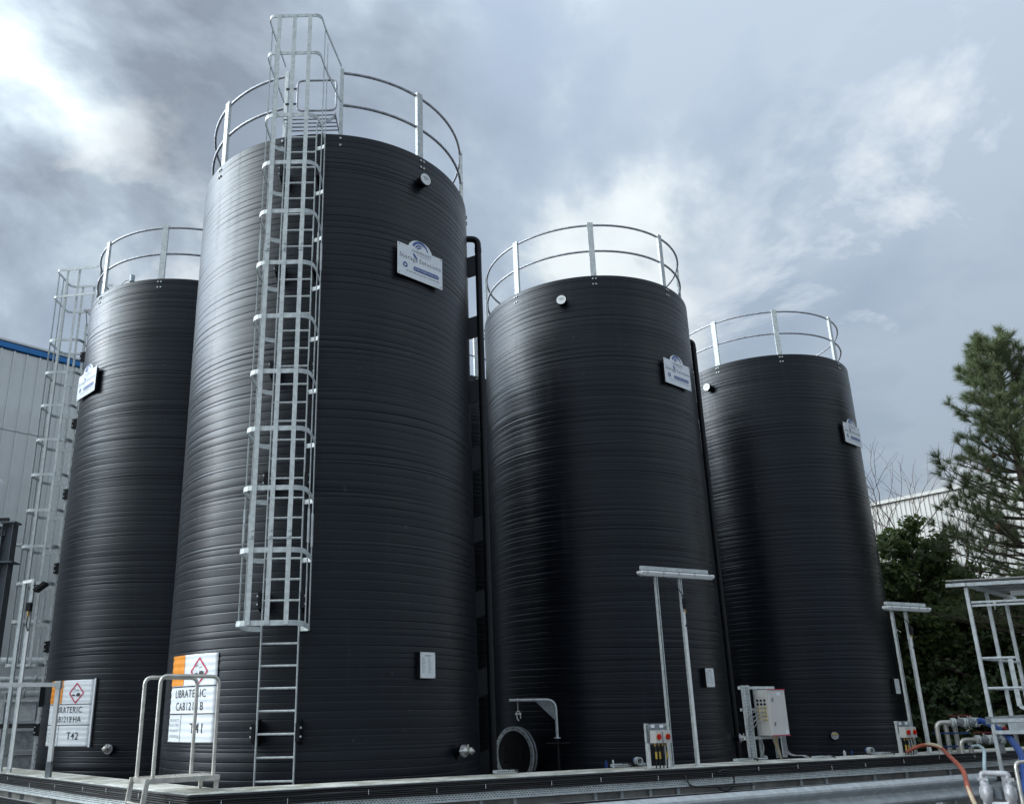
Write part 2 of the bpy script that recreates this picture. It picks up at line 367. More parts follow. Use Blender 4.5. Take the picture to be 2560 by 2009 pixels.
# ------------------------------------------------------------------ tanks
TR, TH, TZ0 = 2.25, 9.923, 0.10
T41, T42, T43, T44 = (-1.863, 12.756), (-5.555, 16.996), (3.133, 17.160), (8.497, 21.223)
TBACK = (-0.45, 21.95)
def shell_mesh(seed):
    rg = random.Random(seed); NS = 176
    z = TZ0; prof = []          # (z, radial offset, wobble phase)
    while z < TH-0.05:
        h = rg.choice((0.045, 0.06, 0.085, 0.10, 0.11, 0.12, 0.13)) * rg.uniform(.85, 1.15)
        h = min(h, TH-z)
        if TH-z-h < 0.04: h = TH-z
        o = rg.uniform(-.001, .001); tl = rg.uniform(-.0018, .0018); gr = rg.uniform(.003, .0065); bl = rg.choice((.0004, .0009, .0017, .0028))*rg.uniform(.7, 1.2)
        for t, e in ((0.015, -gr), (0.07, 0.0), (0.12, 0.0002), (0.30, bl*.7), (0.5, bl), (0.72, bl*.6), (0.90, 0.0002), (0.945, 0.0), (0.99, -gr*.6)):
            prof.append((z+h*t, o+e+tl*(t-.5)*2))
        z += h
    prof.append((TH, 0.0)); prof.append((TH, -0.03)); prof.append((TH-0.05, -0.03))
    prof = np.array(prof); th = np.linspace(0, 2*PI, NS, endpoint=False)
    zz, tt = np.meshgrid(prof[:, 0], th, indexing='ij'); oo = np.repeat(prof[:, 1][:, None], NS, 1)
    ph = np.interp(zz, [0, 2, 4, 6, 8, 10], [rg.uniform(0, 6) for _ in range(6)])
    edge = np.clip((TH-.06-zz)/.4, 0, 1)*np.clip((zz-TZ0)/.3, 0, 1)
    wob = (.010*np.sin(tt+ph*1.7) + .006*np.sin(2*tt+ph*2.9) + .0035*np.sin(5*tt+ph*5))*edge
    amp = 1 + .45*np.sin(3*tt+ph*4+zz*3) * edge
    rr = TR + oo*amp + .004*np.sin(2*tt+zz*.9)*edge
    V = np.stack([rr*np.cos(tt), rr*np.sin(tt), zz+wob], -1).reshape(-1, 3)
    n = len(prof); i, k = np.meshgrid(np.arange(n-1), np.arange(NS), indexing='ij'); j = (k+1) % NS
    F = np.stack([i*NS+k, i*NS+j, (i+1)*NS+j, (i+1)*NS+k], -1).reshape(-1, 4)
    me = bpy.data.meshes.new('shell'); me.vertices.add(len(V)); me.vertices.foreach_set('co', V.ravel())
    me.loops.add(F.size); me.loops.foreach_set('vertex_index', F.ravel().astype(np.int32))
    me.polygons.add(len(F)); me.polygons.foreach_set('loop_start', np.arange(0, F.size, 4, dtype=np.int32))
    me.polygons.foreach_set('use_smooth', np.ones(len(F), bool))
    me.materials.append(MATS['tank']); me.update(calc_edges=True); me.validate(); return me
SHELLS = [shell_mesh(3), shell_mesh(8)]
roof_me = MB().lathe((0, 0, TH-0.06), (0, 0, 1), [(0.0, TR-.025), (0.012, TR-.03), (0.30, 0.35), (0.31, 0.0)], 64).mesh('roof', 'black_plastic')
bolt_me = MB().disc((0, 0, 0), (1, 0, 0), .017, .022, 8).mesh('bolt', 'galv')
def post_mesh(w):
    b = MB(); b.box((TR-.045, 0, TH+.51), (.012, w, 1.48)); b.box((TR-.07, w/2-.006, TH+.51), (.038, .012, 1.48)); b.box((TR-.07, -w/2+.006, TH+.51), (.038, .012, 1.48))
    return b.mesh('post', 'galv')
POST_W, POST_N = post_mesh(.115), post_mesh(.058)
def rail_mesh(name, a0, a1, z):
    n = int(abs(a1-a0)/(2*PI)*96); full = abs(a1-a0) > 2*PI-.01
    pts = arc((0, 0), TR-.085, a0, a1, n, z)
    if full: pts = pts[:-1]
    return MB().tube(pts, .0225, 8, closed=full).mesh(name, 'rail_steel')
def make_tank(label, loc, sh, posts, narrow=(), gap=None, rot=0.0):
    t = thing('storage_tank', label, 'tank', (loc[0], loc[1], 0), 0, 'black storage tanks inside the bund')
    s = link('shell', SHELLS[sh], t); s.rotation_euler = (0, 0, rot)
    link('roof', roof_me, t)
    if gap: a0, a1 = R_(gap[1]), R_(gap[0])+2*PI
    else: a0, a1 = 0, 2*PI
    link('top_rail', rail_mesh('top_rail', a0, a1, TH+1.205), t); link('mid_rail', rail_mesh('mid_rail', a0, a1, TH+.605), t)
    for a in posts:
        nr = a in narrow
        o = link('post', POST_N if nr else POST_W, t); o.rotation_euler = (0, 0, R_(a))
        for da in ((0,) if nr else (-.03, .03)):
            for z in (TH-.07, TH-.19):
                q = link('bolt', bolt_me, o); q.location = (TR+.006, da, z)
    return t
t41 = make_tank('tallest looking black ribbed tank at the bund corner with caged ladder on its front', T41, 0, (-138, -104.2, -81.6, -47, -2, 43, 88, 133, 178), (-104.2, -81.6), (-104.2, -81.6))
t42 = make_tank('left black ribbed tank with the white T42 sign and a ladder on its side', T42, 1, (-133.5, -93, -48, -3, 42, 87, 132, 169, 191), (169, 191), (169, 191), 2.0)
t43 = make_tank('middle black ribbed tank with round manway and galvanised davit arm at its foot', T43, 1, (-137.5, -93.5, -50, -5, 41, 86, 132, 179), rot=.7)
t44 = make_tank('rightmost black ribbed tank nearest the green trees', T44, 0, (-135, -95.5, -50.5, -5, 41, 86, 131, 176), rot=2.9)
tbk = make_tank('black tank behind, glimpsed in the gap between the two nearest tanks', TBACK, 0, (-150, -105, -56, -15, 30, 75, 120, 165), rot=1.5)
gt = MB(); gt.tube(round_path([(0, -.22, 10.42), (0, .22, 10.42), (0, .22, 11.02), (0, -.22, 11.02), (0, -.22, 10.42)], .09), .018, 8)
o = gt.build('gate', 'rail_steel', t44); o.location = (-TR*math.cos(R_(17))+.05, TR*math.sin(R_(17))-.75, 0); o.rotation_euler = (0, 0, R_(95))

# ------------------------------------------------------------------ caged ladder (local: x = sideways, y = outwards from tank, origin on the tank wall)
def make_ladder(loc, rz, label):
    t = thing('caged_ladder', label, 'ladder', loc, rz, 'caged ladders on the tanks')
    for s in (-1, 1): MB().box((s*.228, .18, 5.02), (.012, .055, 9.9)).build('stringer', 'galv', t)
    rung = MB().tube([(-.228, .18, 0), (.228, .18, 0)], .014, 8).mesh('rung', 'galv')
    z = .338
    while z < 9.9:
        o = link('rung', rung, t); o.location = (0, 0, z); z += .261
    def hoop_path(yb):
        if yb: p = [(-.53, -.07), (-.39, .72), (-.38, .93), (0, .93), (.38, .93), (.38, .72), (.335, -.05)]
        else: p = [(-.236, .19), (-.375, .24), (-.385, .45), (-.385, .93), (0, .93), (.385, .93), (.385, .45), (.375, .24), (.236, .19)]
        return [(q.x, q.y) for q in round_path([(a, b, 0) for a, b in p], .2, 6)]
    h1 = MB().sweep([(-.005, -.03), (.005, -.03), (.005, .03), (-.005, .03)], hoop_path(None)).mesh('hoop', 'galv')
    h2 = MB().sweep([(-.005, -.026), (.005, -.026), (.005, .026), (-.005, .026)], hoop_path(-.06)).mesh('hoop', 'galv')
    for z in (2.60, 3.44, 4.19, 4.94, 5.695, 6.454, 7.222, 7.99, 8.75, 9.516):
        o = link('hoop', h1, t); o.location = (0, 0, z)
    for z in (10.568, 11.23):
        o = link('hoop', h2, t); o.location = (0, 0, z)
    for x, y, nx in ((-.22, .938, 0), (0, .938, 0), (.22, .938, 0), (-.391, .66, 1), (.391, .66, 1), (-.391, .40, 1), (.391, .40, 1)):
        b = MB(); b.box((x, y, 6.91), (.055 if not nx else .007, .007 if not nx else .05, 8.66))
        o = b.build('cage_bar', 'galv', t)
        for zz in (3.78, 7.6):
            pb = MB(); pb.box((x, y+.008 if not nx else y, zz), (.057 if not nx else .02, .008 if not nx else .052, .42))
            for dz in (.10, .17):
                if not nx: pb.disc((x, y+.016, zz+dz-.28), (0, 1, 0), .013, .014, 6)
            pb.build('splice_plate', 'galv', o)
    for z in (1.4, 2.95, 4.5, 6.05, 7.6, 9.15):
        for s in (-1, 1):
            b = MB(); b.prism([(s*.265-.02, -.05, z-.16), (s*.265-.02, .10, z-.12), (s*.265-.02, .215, z-.10), (s*.265-.02, .215, z+.10), (s*.265-.02, .10, z+.12), (s*.265-.02, -.05, z+.16)], (0, 0, 0), (.04, 0, 0))
            br = b.build('standoff_bracket', 'black_plastic', t)
            for dz in (-.05, .05): MB().disc((s*.29, .19, z+dz), (1, 0, 0), .014, .03, 8).build('bolt', 'galv', br)
    # step over the rim and a self-closing gate
    b = MB()
    for k in range(5): b.tube([(-.48, .12-.085*k, 10.17), (.30, .12-.085*k, 10.17)], .012, 6)
    b.box((.31, -.05, 10.165), (.012, .42, .05)); b.box((-.49, -.05, 10.165), (.012, .42, .05)); b.beam((.31, .13, 10.15), (.235, .17, 9.93), .012, .04); b.beam((-.49, .10, 10.15), (-.235, .17, 9.93), .012, .04)
    b.build('top_step', 'rail_steel', t)
    MB().tube(round_path([(-.10, -.08, 10.42), (-.46, -.08, 10.42), (-.46, -.08, 10.98), (.14, -.08, 10.98), (.14, -.08, 10.42), (-.10, -.08, 10.42)], .09), .018, 8).build('gate', 'rail_steel', t)
    for z in (10.55, 10.83): MB().tube([(.32, -.08, z), (.14, -.08, z)], .016, 6).build('gate_hinge', 'steel_paint', t)
    return t
def ladder_at(tank, ang, label, face=None):
    a = R_(ang); x, y = tank[0]+TR*math.cos(a), tank[1]+TR*math.sin(a); f = R_(face) if face is not None else a
    return (x, y, 0), f-PI/2
loc, rz = ladder_at(T41, -95.7, '', -90.5)
lad1 = make_ladder(loc, rz, 'galvanised caged ladder climbing the front of the corner tank')
lad2 = copy_tree(lad1); lad2['label'] = 'galvanised caged ladder on the far left against the grey clad building'
lad2.location, z_ = ladder_at(T42, 180, ''); lad2.rotation_euler = (0, 0, z_)

# ------------------------------------------------------------------ down pipes with gussets
def make_pipe(tank, label, ang=2.0):
    a = R_(ang); t = thing('overflow_pipe', label, 'pipe', (tank[0], tank[1], 0), a, 'black overflow pipes beside the tanks'); x = TR+.20
    MB().tube(round_path([(TR-.05, 0, 9.52), (x, 0, 9.52), (x, 0, 9.0), (x, 0, 6.4)], .13, 8), .056, 16).build('pipe', 'black_plastic', t)
    MB().tube([(x, 0, 6.4), (x, 0, .1)], .056, 16).build('pipe', 'black_plastic', t)
    for z in (9.30, 6.4, 3.4): MB().disc((x, 0, z), (0, 0, 1), .061, .09, 18).build('coupling', 'black_plastic', t)
    gm = MB().prism([(TR-.03, -.012, -.22), (TR+.02, -.012, -.22), (x-.04, -.012, -.17), (x-.04, -.012, .22), (TR+.02, -.012, .17), (TR-.03, -.012, .17)], (0, 0, 0), (0, .024, 0)).mesh('gusset', 'black_plastic')
    for k in range(8):
        o = link('gusset', gm, t); o.location = (0, 0, 8.98-1.16*k)
    return t
make_pipe(T41, 'black overflow pipe on the right side of the corner tank')
make_pipe(T43, 'black overflow pipe on the right side of the middle tank')
make_pipe(T44, 'black overflow pipe on the right side of the rightmost tank')

# ------------------------------------------------------------------ flat marking helpers
def flat_mark(name, vs, fs, m, parent, f):
    b = MB(); b.add([f(*q) for q in vs], fs); return b.build(name, m, parent)
def poly_mark(name, pts, m, parent, f): return flat_mark(name, pts, [tuple(range(len(pts)))], m, parent, f)
def rect2(x0, y0, x1, y1, nx=1):
    vs = [(x0+(x1-x0)*i/nx, y) for i in range(nx+1) for y in (y0, y1)]
    return vs, [(2*i, 2*i+2, 2*i+3, 2*i+1) for i in range(nx)]
def band(cx, cy, r0, r1, a0, a1, n=18, taper=None):
    vs = []
    for i in range(n+1):
        t = i/n; a = R_(a0+(a1-a0)*t); k = (taper(t) if taper else 1); rm = (r0+r1)/2; h = (r1-r0)/2*k
        vs += [(cx+(rm-h)*math.cos(a), cy+(rm-h)*math.sin(a)), (cx+(rm+h)*math.cos(a), cy+(rm+h)*math.sin(a))]
    return vs, [(2*i, 2*i+2, 2*i+3, 2*i+1) for i in range(n)]

# ------------------------------------------------------------------ maker's boards (flat board on two black battens)
def make_board(tank, ang, label):
    a = R_(ang); W, Hh = .85, .52
    t = thing('maker_sign', label, 'sign', (tank[0]+TR*math.cos(a), tank[1]+TR*math.sin(a), 7.955), a-PI/2+PI, 'white maker signs on the tanks')
    # local after rotation: -y is outwards, x to the viewer's right
    yb = -.045
    out = [(-W/2, -Hh/2), (W/2, -Hh/2), (W/2, Hh/2), (.225, Hh/2)] + [(.225*math.cos(R_(q)), Hh/2-.02+.165*math.sin(R_(q))) for q in range(10, 171, 10)] + [(-.225, Hh/2), (-W/2, Hh/2)]
    MB().prism([(x, yb, z) for x, z in out], (0, 0, 0), (0, -.006, 0)).build('panel', 'sign_white', t)
    MB().box((0, yb+.026, 0), (W-.05, .048, Hh-.05)).build('backing_box', 'black_plastic', t)
    for s in (-1, 1): MB().box((s*.30, .03, 0), (.05, .10, .40)).build('standoff', 'black_plastic', t)
    f = lambda x, z: (x, yb-.009, z)
    cx, cz = 0.0, .235
    for r0, r1, a0, a1 in ((.125, .165, 12, 158), (.085, .107, 62, 158), (.048, .070, 70, 158)):
        vs, fs = band(cx, cz, r0, r1, a0, a1, 18, lambda q: min(1, .25+2.2*q) if True else 1)
        flat_mark('logo_arc', vs, fs, 'ink_blue', t, f)
    vs, fs = band(cx, cz-.02, .12, .16, 200, 246, 10, lambda q: math.sin(PI*min(.999, max(.001, q)))**.5)
    flat_mark('logo_arc', vs, fs, 'ink_blue', t, f)
    def tx(st, x, z, h, m, nm='lettering', bold=0, sx=1, al='CENTER'):
        [flat_mark(nm, [(q[0]+x, q[1]+z) for q in vs], fs, m, t, f) for vs, fs in words2d(st, h, bold, sx)]
    tx('CHEMRESIST', .02, .185, .042, 'ink_grey')
    poly_mark('rule_line', [(-.06, .155), (.19, .155), (.19, .161), (-.06, .161)], 'ink_pale', t, f)
    tx('Storage Solutions', 0, .035, .068, 'ink_grey')
    vs, fs = band(.0, 0, 0, .036, 0, 1)
    pill = [(.32+.034*math.cos(R_(q)), -.085+.034*math.sin(R_(q))) for q in range(-90, 91, 15)] + [(-.10+.034*math.cos(R_(q)), -.085+.034*math.sin(R_(q))) for q in range(90, 271, 15)]
    poly_mark('web_banner', pill, 'ink_blue', t, f)
    vs, fs = text2d('www.chemresist.com', .036, .004, .88, 'CENTER'); f2 = lambda x, z: (x, yb-.013, z)
    flat_mark('lettering', [(q[0]+.11, q[1]-.10) for q in vs], fs, 'sign_white', t, f2)
    for k in range(3):
        vs, fs = band(-.285, -.075, .022, .042, 100+120*k, 190+120*k, 6); flat_mark('recycle_mark', vs, fs, 'ink_blue', t, f)
        q = R_(192+120*k); c_ = (-.285+.032*math.cos(q), -.075+.032*math.sin(q)); tg = (-math.sin(q), math.cos(q)); nn = (math.cos(q), math.sin(q))
        poly_mark('recycle_mark', [(c_[0]+nn[0]*.02, c_[1]+nn[1]*.02), (c_[0]+tg[0]*.024, c_[1]+tg[1]*.024), (c_[0]-nn[0]*.02, c_[1]-nn[1]*.02)], 'ink_blue', t, f)
    b = MB(); x = -.27
    while x < .30:
        w = rnd.uniform(.025, .07); vs, fs = rect2(x, -.165, x+w, -.150); b.add([f(*q) for q in vs], fs); x += w+.014
    b.build('small_print', 'ink_pale', t)
    for sx in (-1, 1):
        for sz in (-1, 1): MB().disc((sx*(W/2-.03), yb-.008, sz*(Hh/2-.03)), (0, 1, 0), .008, .006, 8).build('screw', 'ink_grey', t)
    return t
make_board(T41, -49.3, 'white maker sign high on the corner tank, its lettering easiest to read')
make_board(T43, -50.0, 'white maker sign high on the middle tank beside the overflow pipe')
make_board(T44, -50.0, 'white maker sign high on the rightmost tank against the sky')
make_board(T42, -134.5, 'white maker sign seen edge-on high on the left tank')

# ------------------------------------------------------------------ level caps near the rim
def make_cap(tank, ang, z, label):
    a = R_(ang); t = thing('gauge_cap', label, 'cap', (tank[0]+TR*math.cos(a), tank[1]+TR*math.sin(a), z), a, 'round capped nozzles below the rims')
    MB().lathe((0, 0, 0), (1, 0, 0), [(-.05, .085), (.10, .085), (.10, .105), (.135, .105), (.135, .10)], 24).build('nozzle', 'black_plastic', t)
    MB().disc((.140, 0, 0), (1, 0, 0), .095, .010, 24).build('face_disc', 'plate_white', t)
    f = lambda y, zz: (.147, y, zz)
    for k, w in ((.03, .09), (.01, .12), (-.015, .07)):
        vs, fs = rect2(-w/2, k, w/2, k+.012); flat_mark('small_print', vs, fs, 'ink_pale', t, f)
make_cap(T41, -48.2, 9.43, 'white-faced round cap below the rim of the corner tank')
make_cap(T43, -110.2, 9.40, 'white-faced round cap below the rim of the middle tank')
make_cap(T44, -142.0, 9.39, 'white-faced round cap below the rim of the rightmost tank')
b = MB(); b.tube([(0, 0, -.12), (.0, 0, .06)], .02, 8); b.disc((0, 0, .12), (0, 0, 1), .05, .14, 14); b.tube(spline([(0, 0, .1), (-.15, 0, .06), (-.28, 0, -.12)]), .008, 6)
o = b.build('level_sensor', 'hose_pale'); o.location = (-6.35, 15.05, TH+.06); tag(o, 'small pale level sensor standing on the rim of the left tank', 'sensor')

# ------------------------------------------------------------------ data plates
def make_plate(tank, ang, z, label, w=.26, h=.335):
    a = R_(ang); t = thing('data_plate', label, 'plate', (tank[0]+TR*math.cos(a), tank[1]+TR*math.sin(a), z), a+PI/2, 'white data plates low on the tanks')
    MB().box((0, -.03, 0), (w, .07, h)).build('backing_block', 'black_plastic', t)
    MB().box((0, -.070, 0), (w-.012, .005, h-.012)).build('plate', 'plate_white', t)
    f = lambda x, zz: (x, -.0755, zz)
    b = MB(); vs, fs = rect2(-.05, h/2-.055, .05, h/2-.04); b.add([f(*q) for q in vs], fs)
    for k in range(11):
        zz = h/2-.08-k*.018
        for x0, w0 in ((-w/2+.025, rnd.uniform(.04, .07)), (.0, rnd.uniform(.03, .09))):
            vs, fs = rect2(x0, zz, x0+w0, zz+.006); b.add([f(*q) for q in vs], fs)
    b.build('small_print', 'ink_pale', t)
    for sx in (-1, 1):
        for sz in (-1, 1): MB().disc((sx*(w/2-.02), -.074, sz*(h/2-.02)), (0, 1, 0), .006, .006, 8).build('screw', 'ink_grey', t)
make_plate(T41, -47.8, 2.18, 'white printed data plate low on the right of the corner tank')
make_plate(T43, -50.3, 2.11, 'white data plate low on the middle tank beside the lamp posts')
make_plate(T44, -47.8, 1.99, 'white data plate low on the rightmost tank beside the lamp post')
make_plate(T42, -155, 2.02, 'white data plate edge-on at the left edge of the left tank, beside its hazard sign', .30, .42)

# ------------------------------------------------------------------ hazard signs wrapped on the shell
def make_hazard(tank, a0, a1, z0, z1, line2, code, label):
    t = thing('hazard_sign', label, 'sign', (tank[0], tank[1], 0), 0, 'white hazard signs on the tanks')
    W, Hh = TR*R_(a1-a0), z1-z0
    def wrap(lift):
        def f(x, z):
            a = R_(a0) + (x/TR); zz = z0+z; r = TR+.012+lift + .0025*math.sin(zz*70+x)
            return (r*math.cos(a), r*math.sin(a), zz)
        return f
    b = MB(); nx, nz = 18, 60
    vs = [wrap(0)(W*i/nx, Hh*j/nz) for j in range(nz+1) for i in range(nx+1)]
    fs = [(j*(nx+1)+i, j*(nx+1)+i+1, (j+1)*(nx+1)+i+1, (j+1)*(nx+1)+i) for j in range(nz) for i in range(nx)]
    b.add(vs, fs, True); p = b.build('panel', 'sign_white', t)
    sm = p.modifiers.new('thickness', 'SOLIDIFY'); sm.thickness = .004; sm.offset = -1
    def patch(nm, x0, zz0, x1, zz1, m, lift=.004):
        b = MB(); nx, nz = max(1, int((x1-x0)/.05)), max(1, int((zz1-zz0)/.018))
        vs = [wrap(lift)(x0+(x1-x0)*i/nx, zz0+(zz1-zz0)*j/nz) for j in range(nz+1) for i in range(nx+1)]
        b.add(vs, [(j*(nx+1)+i, j*(nx+1)+i+1, (j+1)*(nx+1)+i+1, (j+1)*(nx+1)+i) for j in range(nz) for i in range(nx)]); b.build(nm, m, t)
    patch('colour_block', 0, Hh*.645, W*.36, Hh, 'ink_orange')
    patch('rule_line', 0, Hh*.625, W, Hh*.637, 'ink_black'); patch('rule_line', 0, Hh*.312, W, Hh*.324, 'ink_black'); patch('rule_line', W*.355, 0, W*.363, Hh*.312, 'ink_black')
    f = wrap(.005)
    def strip(nm, p0, p1, w, m):
        d = Vector((p1[0]-p0[0], p1[1]-p0[1])); ln = d.length; d /= ln; nn = Vector((-d.y, d.x))*w/2; k = max(2, int(ln/.03)); vs = []
        for i in range(k+1):
            c = (p0[0]+d.x*ln*i/k, p0[1]+d.y*ln*i/k); vs += [(c[0]-nn.x, c[1]-nn.y), (c[0]+nn.x, c[1]+nn.y)]
        flat_mark(nm, vs, [(2*i, 2*i+2, 2*i+3, 2*i+1) for i in range(k)], m, t, f)
    cx, cz, q = W*.68, Hh*.80, .165
    dm = [(cx, cz+q), (cx+q, cz), (cx, cz-q), (cx-q, cz)]
    for i in range(4): strip('diamond_border', dm[i], dm[(i+1) % 4], .024, 'ink_red')
    poly_mark('pictogram', [(cx-.10, cz-.045), (cx-.015, cz-.045), (cx-.015, cz-.025), (cx-.05, cz-.018), (cx-.10, cz-.028)], 'ink_black', t, f)
    poly_mark('pictogram', [(cx+.005, cz-.055), (cx+.09, cz-.055), (cx+.095, cz-.01), (cx+.06, cz+.005), (cx+.01, cz-.005)], 'ink_black', t, f)
    for k in range(2):
        x = cx-.055+.075*k
        poly_mark('pictogram', [(x-.03, cz+.055-.02*k), (x+.035, cz+.068-.02*k), (x+.035, cz+.08-.02*k), (x-.03, cz+.068-.02*k)], 'ink_grey', t, f)
        for j in range(3): poly_mark('pictogram', [(x-.005, cz+.03-.018*j-.02*k), (x+.002, cz+.03-.018*j-.02*k), (x+.002, cz+.04-.018*j-.02*k), (x-.005, cz+.04-.018*j-.02*k)], 'ink_grey', t, f)
    def tx(st, x, z, h, m, bold=.002, sx=.76, wid=None):
        for vs, fs in words2d(st, h, bold, sx, wid): flat_mark('lettering', [(v[0]+x, v[1]+z) for v in vs], fs, m, t, f)
    tx('LIBRATERIC', W*.50, Hh*.505, .098, 'ink_black', wid=W*.67); tx(line2, W*.50, Hh*.360, .098, 'ink_black', wid=W*(.60 if len(line2) < 10 else .66)); tx(code, W*.69, Hh*.105, .118, 'ink_black', wid=W*.24)
    for k, st in enumerate(('MAX CAPACITY', '90,000 LITRES', 'MAX CAPACITY', '110,000 Kg')): tx(st, W*.18, Hh*(.235-.06*k), .034, 'ink_grey', 0, .72, wid=W*.28)
    return t
make_hazard(T41, -145.5, -118.5, 1.285, 2.365, 'CAB1218 B', 'T41', 'white and orange hazard sign lettered T41 on the corner tank')
make_hazard(T42, -134.4, -105.7, 1.14, 2.235, 'CAB1218 HA', 'T42', 'white and orange hazard sign lettered T42 on the left tank')
MB().prism([(T42[0]+TR*math.cos(R_(q))*1.02, T42[1]+TR*math.sin(R_(q))*1.02, 1.13) for q in (-105.0, -104.2)] + [(T42[0]+TR*math.cos(R_(q))*1.008, T42[1]+TR*math.sin(R_(q))*1.008, 1.13) for q in (-104.2, -105.0)], (0, 0, 0), (0, 0, 1.12)).build('edge_strip', 'sign_white', None)
o = bpy.data.objects['edge_strip']; tag(o, 'thin white edging strip beside the T42 hazard sign', 'strip')

# ------------------------------------------------------------------ bund wall
UR = Vector((0.9033, 0.4290, 0)); NR = Vector((0.4290, -0.9033, 0))      # along / outward, right-hand side
UL = Vector((-0.699, 0.715, 0)); NL = Vector((-0.715, -0.699, 0))
CRN = Vector((-2.66, 9.02, 0))
PATH = [tuple((CRN+UL*15)[:2]), tuple(CRN[:2]), tuple((CRN+UR*17)[:2])]     # travel: outward is on the right-hand side
bund = thing('bund_wall', 'low concrete bund wall with pale coping running below the tanks', 'wall', (CRN.x, CRN.y, 0))
MB().sweep([(-.48, 0), (-.04, 0), (-.04, .80), (-.48, .80)], PATH).build('wall', 'concrete', bund, True)
segs = [(0, CRN+UL*15, CRN), (1, CRN, CRN+UR*17)]
# coping slabs of about 2.4 m, mitred at the corner
def slab(path):
    return MB().sweep([(-.52, .80), (.0, .80), (.0, .843), (-.008, .85), (-.512, .85), (-.52, .843)], path)
for U, n in ((UL, 6), (UR, 7)):
    for k in range(n):
        a, b_ = CRN+U*(1.2+2.4*k), CRN+U*(1.2+2.4*(k+1)-.006)
        pth = [tuple(b_[:2]), tuple(a[:2])] if U is UL else [tuple(a[:2]), tuple(b_[:2])]
        slab(pth).build('coping_slab', 'coping', bund, True)
slab([tuple((CRN+UL*1.194)[:2]), tuple(CRN[:2]), tuple((CRN+UR*1.194)[:2])]).build('coping_slab', 'coping', bund, True)

def tray_thing(label, z0, z1, cab, out0, seed):
    """cable tray fixed to the bund face: back plate, two lips, cables, slots, struts, ties"""
    rg = random.Random(seed); t = thing('cable_tray', label, 'cable tray', (CRN.x, CRN.y, 0), 0, 'cable trays along the bund wall')
    MB().sweep([(out0, z0), (out0+.004, z0), (out0+.004, z1), (out0, z1)], PATH).build('back_plate', 'galv', t, True)
    MB().sweep([(out0, z0-.004), (out0+.06, z0-.004), (out0+.06, z0+.012), (out0+.055, z0+.012), (out0+.055, z0), (out0, z0)], PATH).build('lower_lip', 'galv', t, True)
    MB().sweep([(out0, z1), (out0+.03, z1), (out0+.03, z1+.004), (out0, z1+.004)], PATH).build('upper_lip', 'galv', t, True)
    n = cab[2]
    for k in range(n):
        zz = cab[0]+(cab[1]-cab[0])*(k+.5)/n; r = (cab[1]-cab[0])/n*.52; oo = out0+.004+r+rg.uniform(0, .012)
        pts = []
        for U, Nn, ks in ((UL, NL, [q*.5 for q in range(29, 0, -1)]+[.06]), (UR, NR, [.06]+[q*.5 for q in range(1, 34)])):
            if U is UR: pts.append(CRN + (NL+NR)/1.325*oo*.9 + Vector((0, 0, zz)))
            for i in ks: pts.append(CRN + U*i + Nn*(oo+rg.uniform(-.004, .004)) + Vector((0, 0, zz+rg.uniform(-.004, .004))))
        pts = [q for q in pts]
        MB().tube(pts, r, 7).build('cable', 'cable_black', t, True)
    b = MB()
    for U, Nn, ln in ((UL, NL, 11), (UR, NR, 14)):
        s = .15
        while s < ln:
            for zz in (z0+.018, z0+.040, z0+.060):
                if zz < cab[0]-.008:
                    c = CRN+U*(s+(.02 if zz > z0+.03 and zz < z0+.05 else 0)) + Nn*(out0+.0055) + Vector((0, 0, zz)); b.box(c, (.020, .003, .007), (U, Nn, Vector((0, 0, 1))))
            s += .042
    stuff(b.build('slot_holes', 'black_hole', t, True))
    tie = MB().box((0, 0, 0), (.005, .003, .05)).mesh('cable_tie', 'plate_white')
    for U, Nn, ln in ((UL, NL, 9), (UR, NR, 13)):
        s = .3
        while s < ln:
            o = link('cable_tie', tie, t); o.location = CRN+U*s+Nn*(out0+.055)+Vector((0, 0, (cab[0]+cab[1])/2+rg.uniform(-.035, .035))) - t.location
            o.rotation_euler = (0, 0, math.atan2(U.y, U.x)); s += rg.uniform(.55, .95)
    return t
tray_thing('upper galvanised cable tray with black cables just under the coping', .625, .842, (.705, .835, 6), .012, 4)
tray_thing('lower galvanised cable tray with black cables near the foot of the bund', .245, .525, (.385, .52, 5), .012, 5)
sm = MB(); sm.box((0, -.018, .41), (.041, .003, .80)); sm.box((-.019, 0, .41), (.003, .034, .80)); sm.box((.019, 0, .41), (.003, .034, .80))
strut_me = sm.mesh('strut', 'galv_dull')
for k, (U, Nn, s) in enumerate([(UL, NL, q) for q in (.7, 1.9, 2.6, 3.7, 4.9, 5.4)] + [(UR, NR, q) for q in (.55, 1.6, 2.45, 3.3, 3.75, 4.9, 5.3, 5.75, 6.2, 7.5, 8.4, 8.9, 9.9, 10.6, 11.6)]):
    o = link('strut', strut_me, bund); o.location = CRN+U*s+Nn*(-.018)-bund.location; o.rotation_euler = (0, 0, math.atan2(U.y, U.x))

def on_cop(s, d, z=.85):      # point s metres along the right-hand coping, d metres in from its front edge
    q = CRN+UR*s-NR*d; return Vector((q.x, q.y, z))
RZ = math.atan2(UR.y, UR.x)    # local x along the coping, local -y outwards

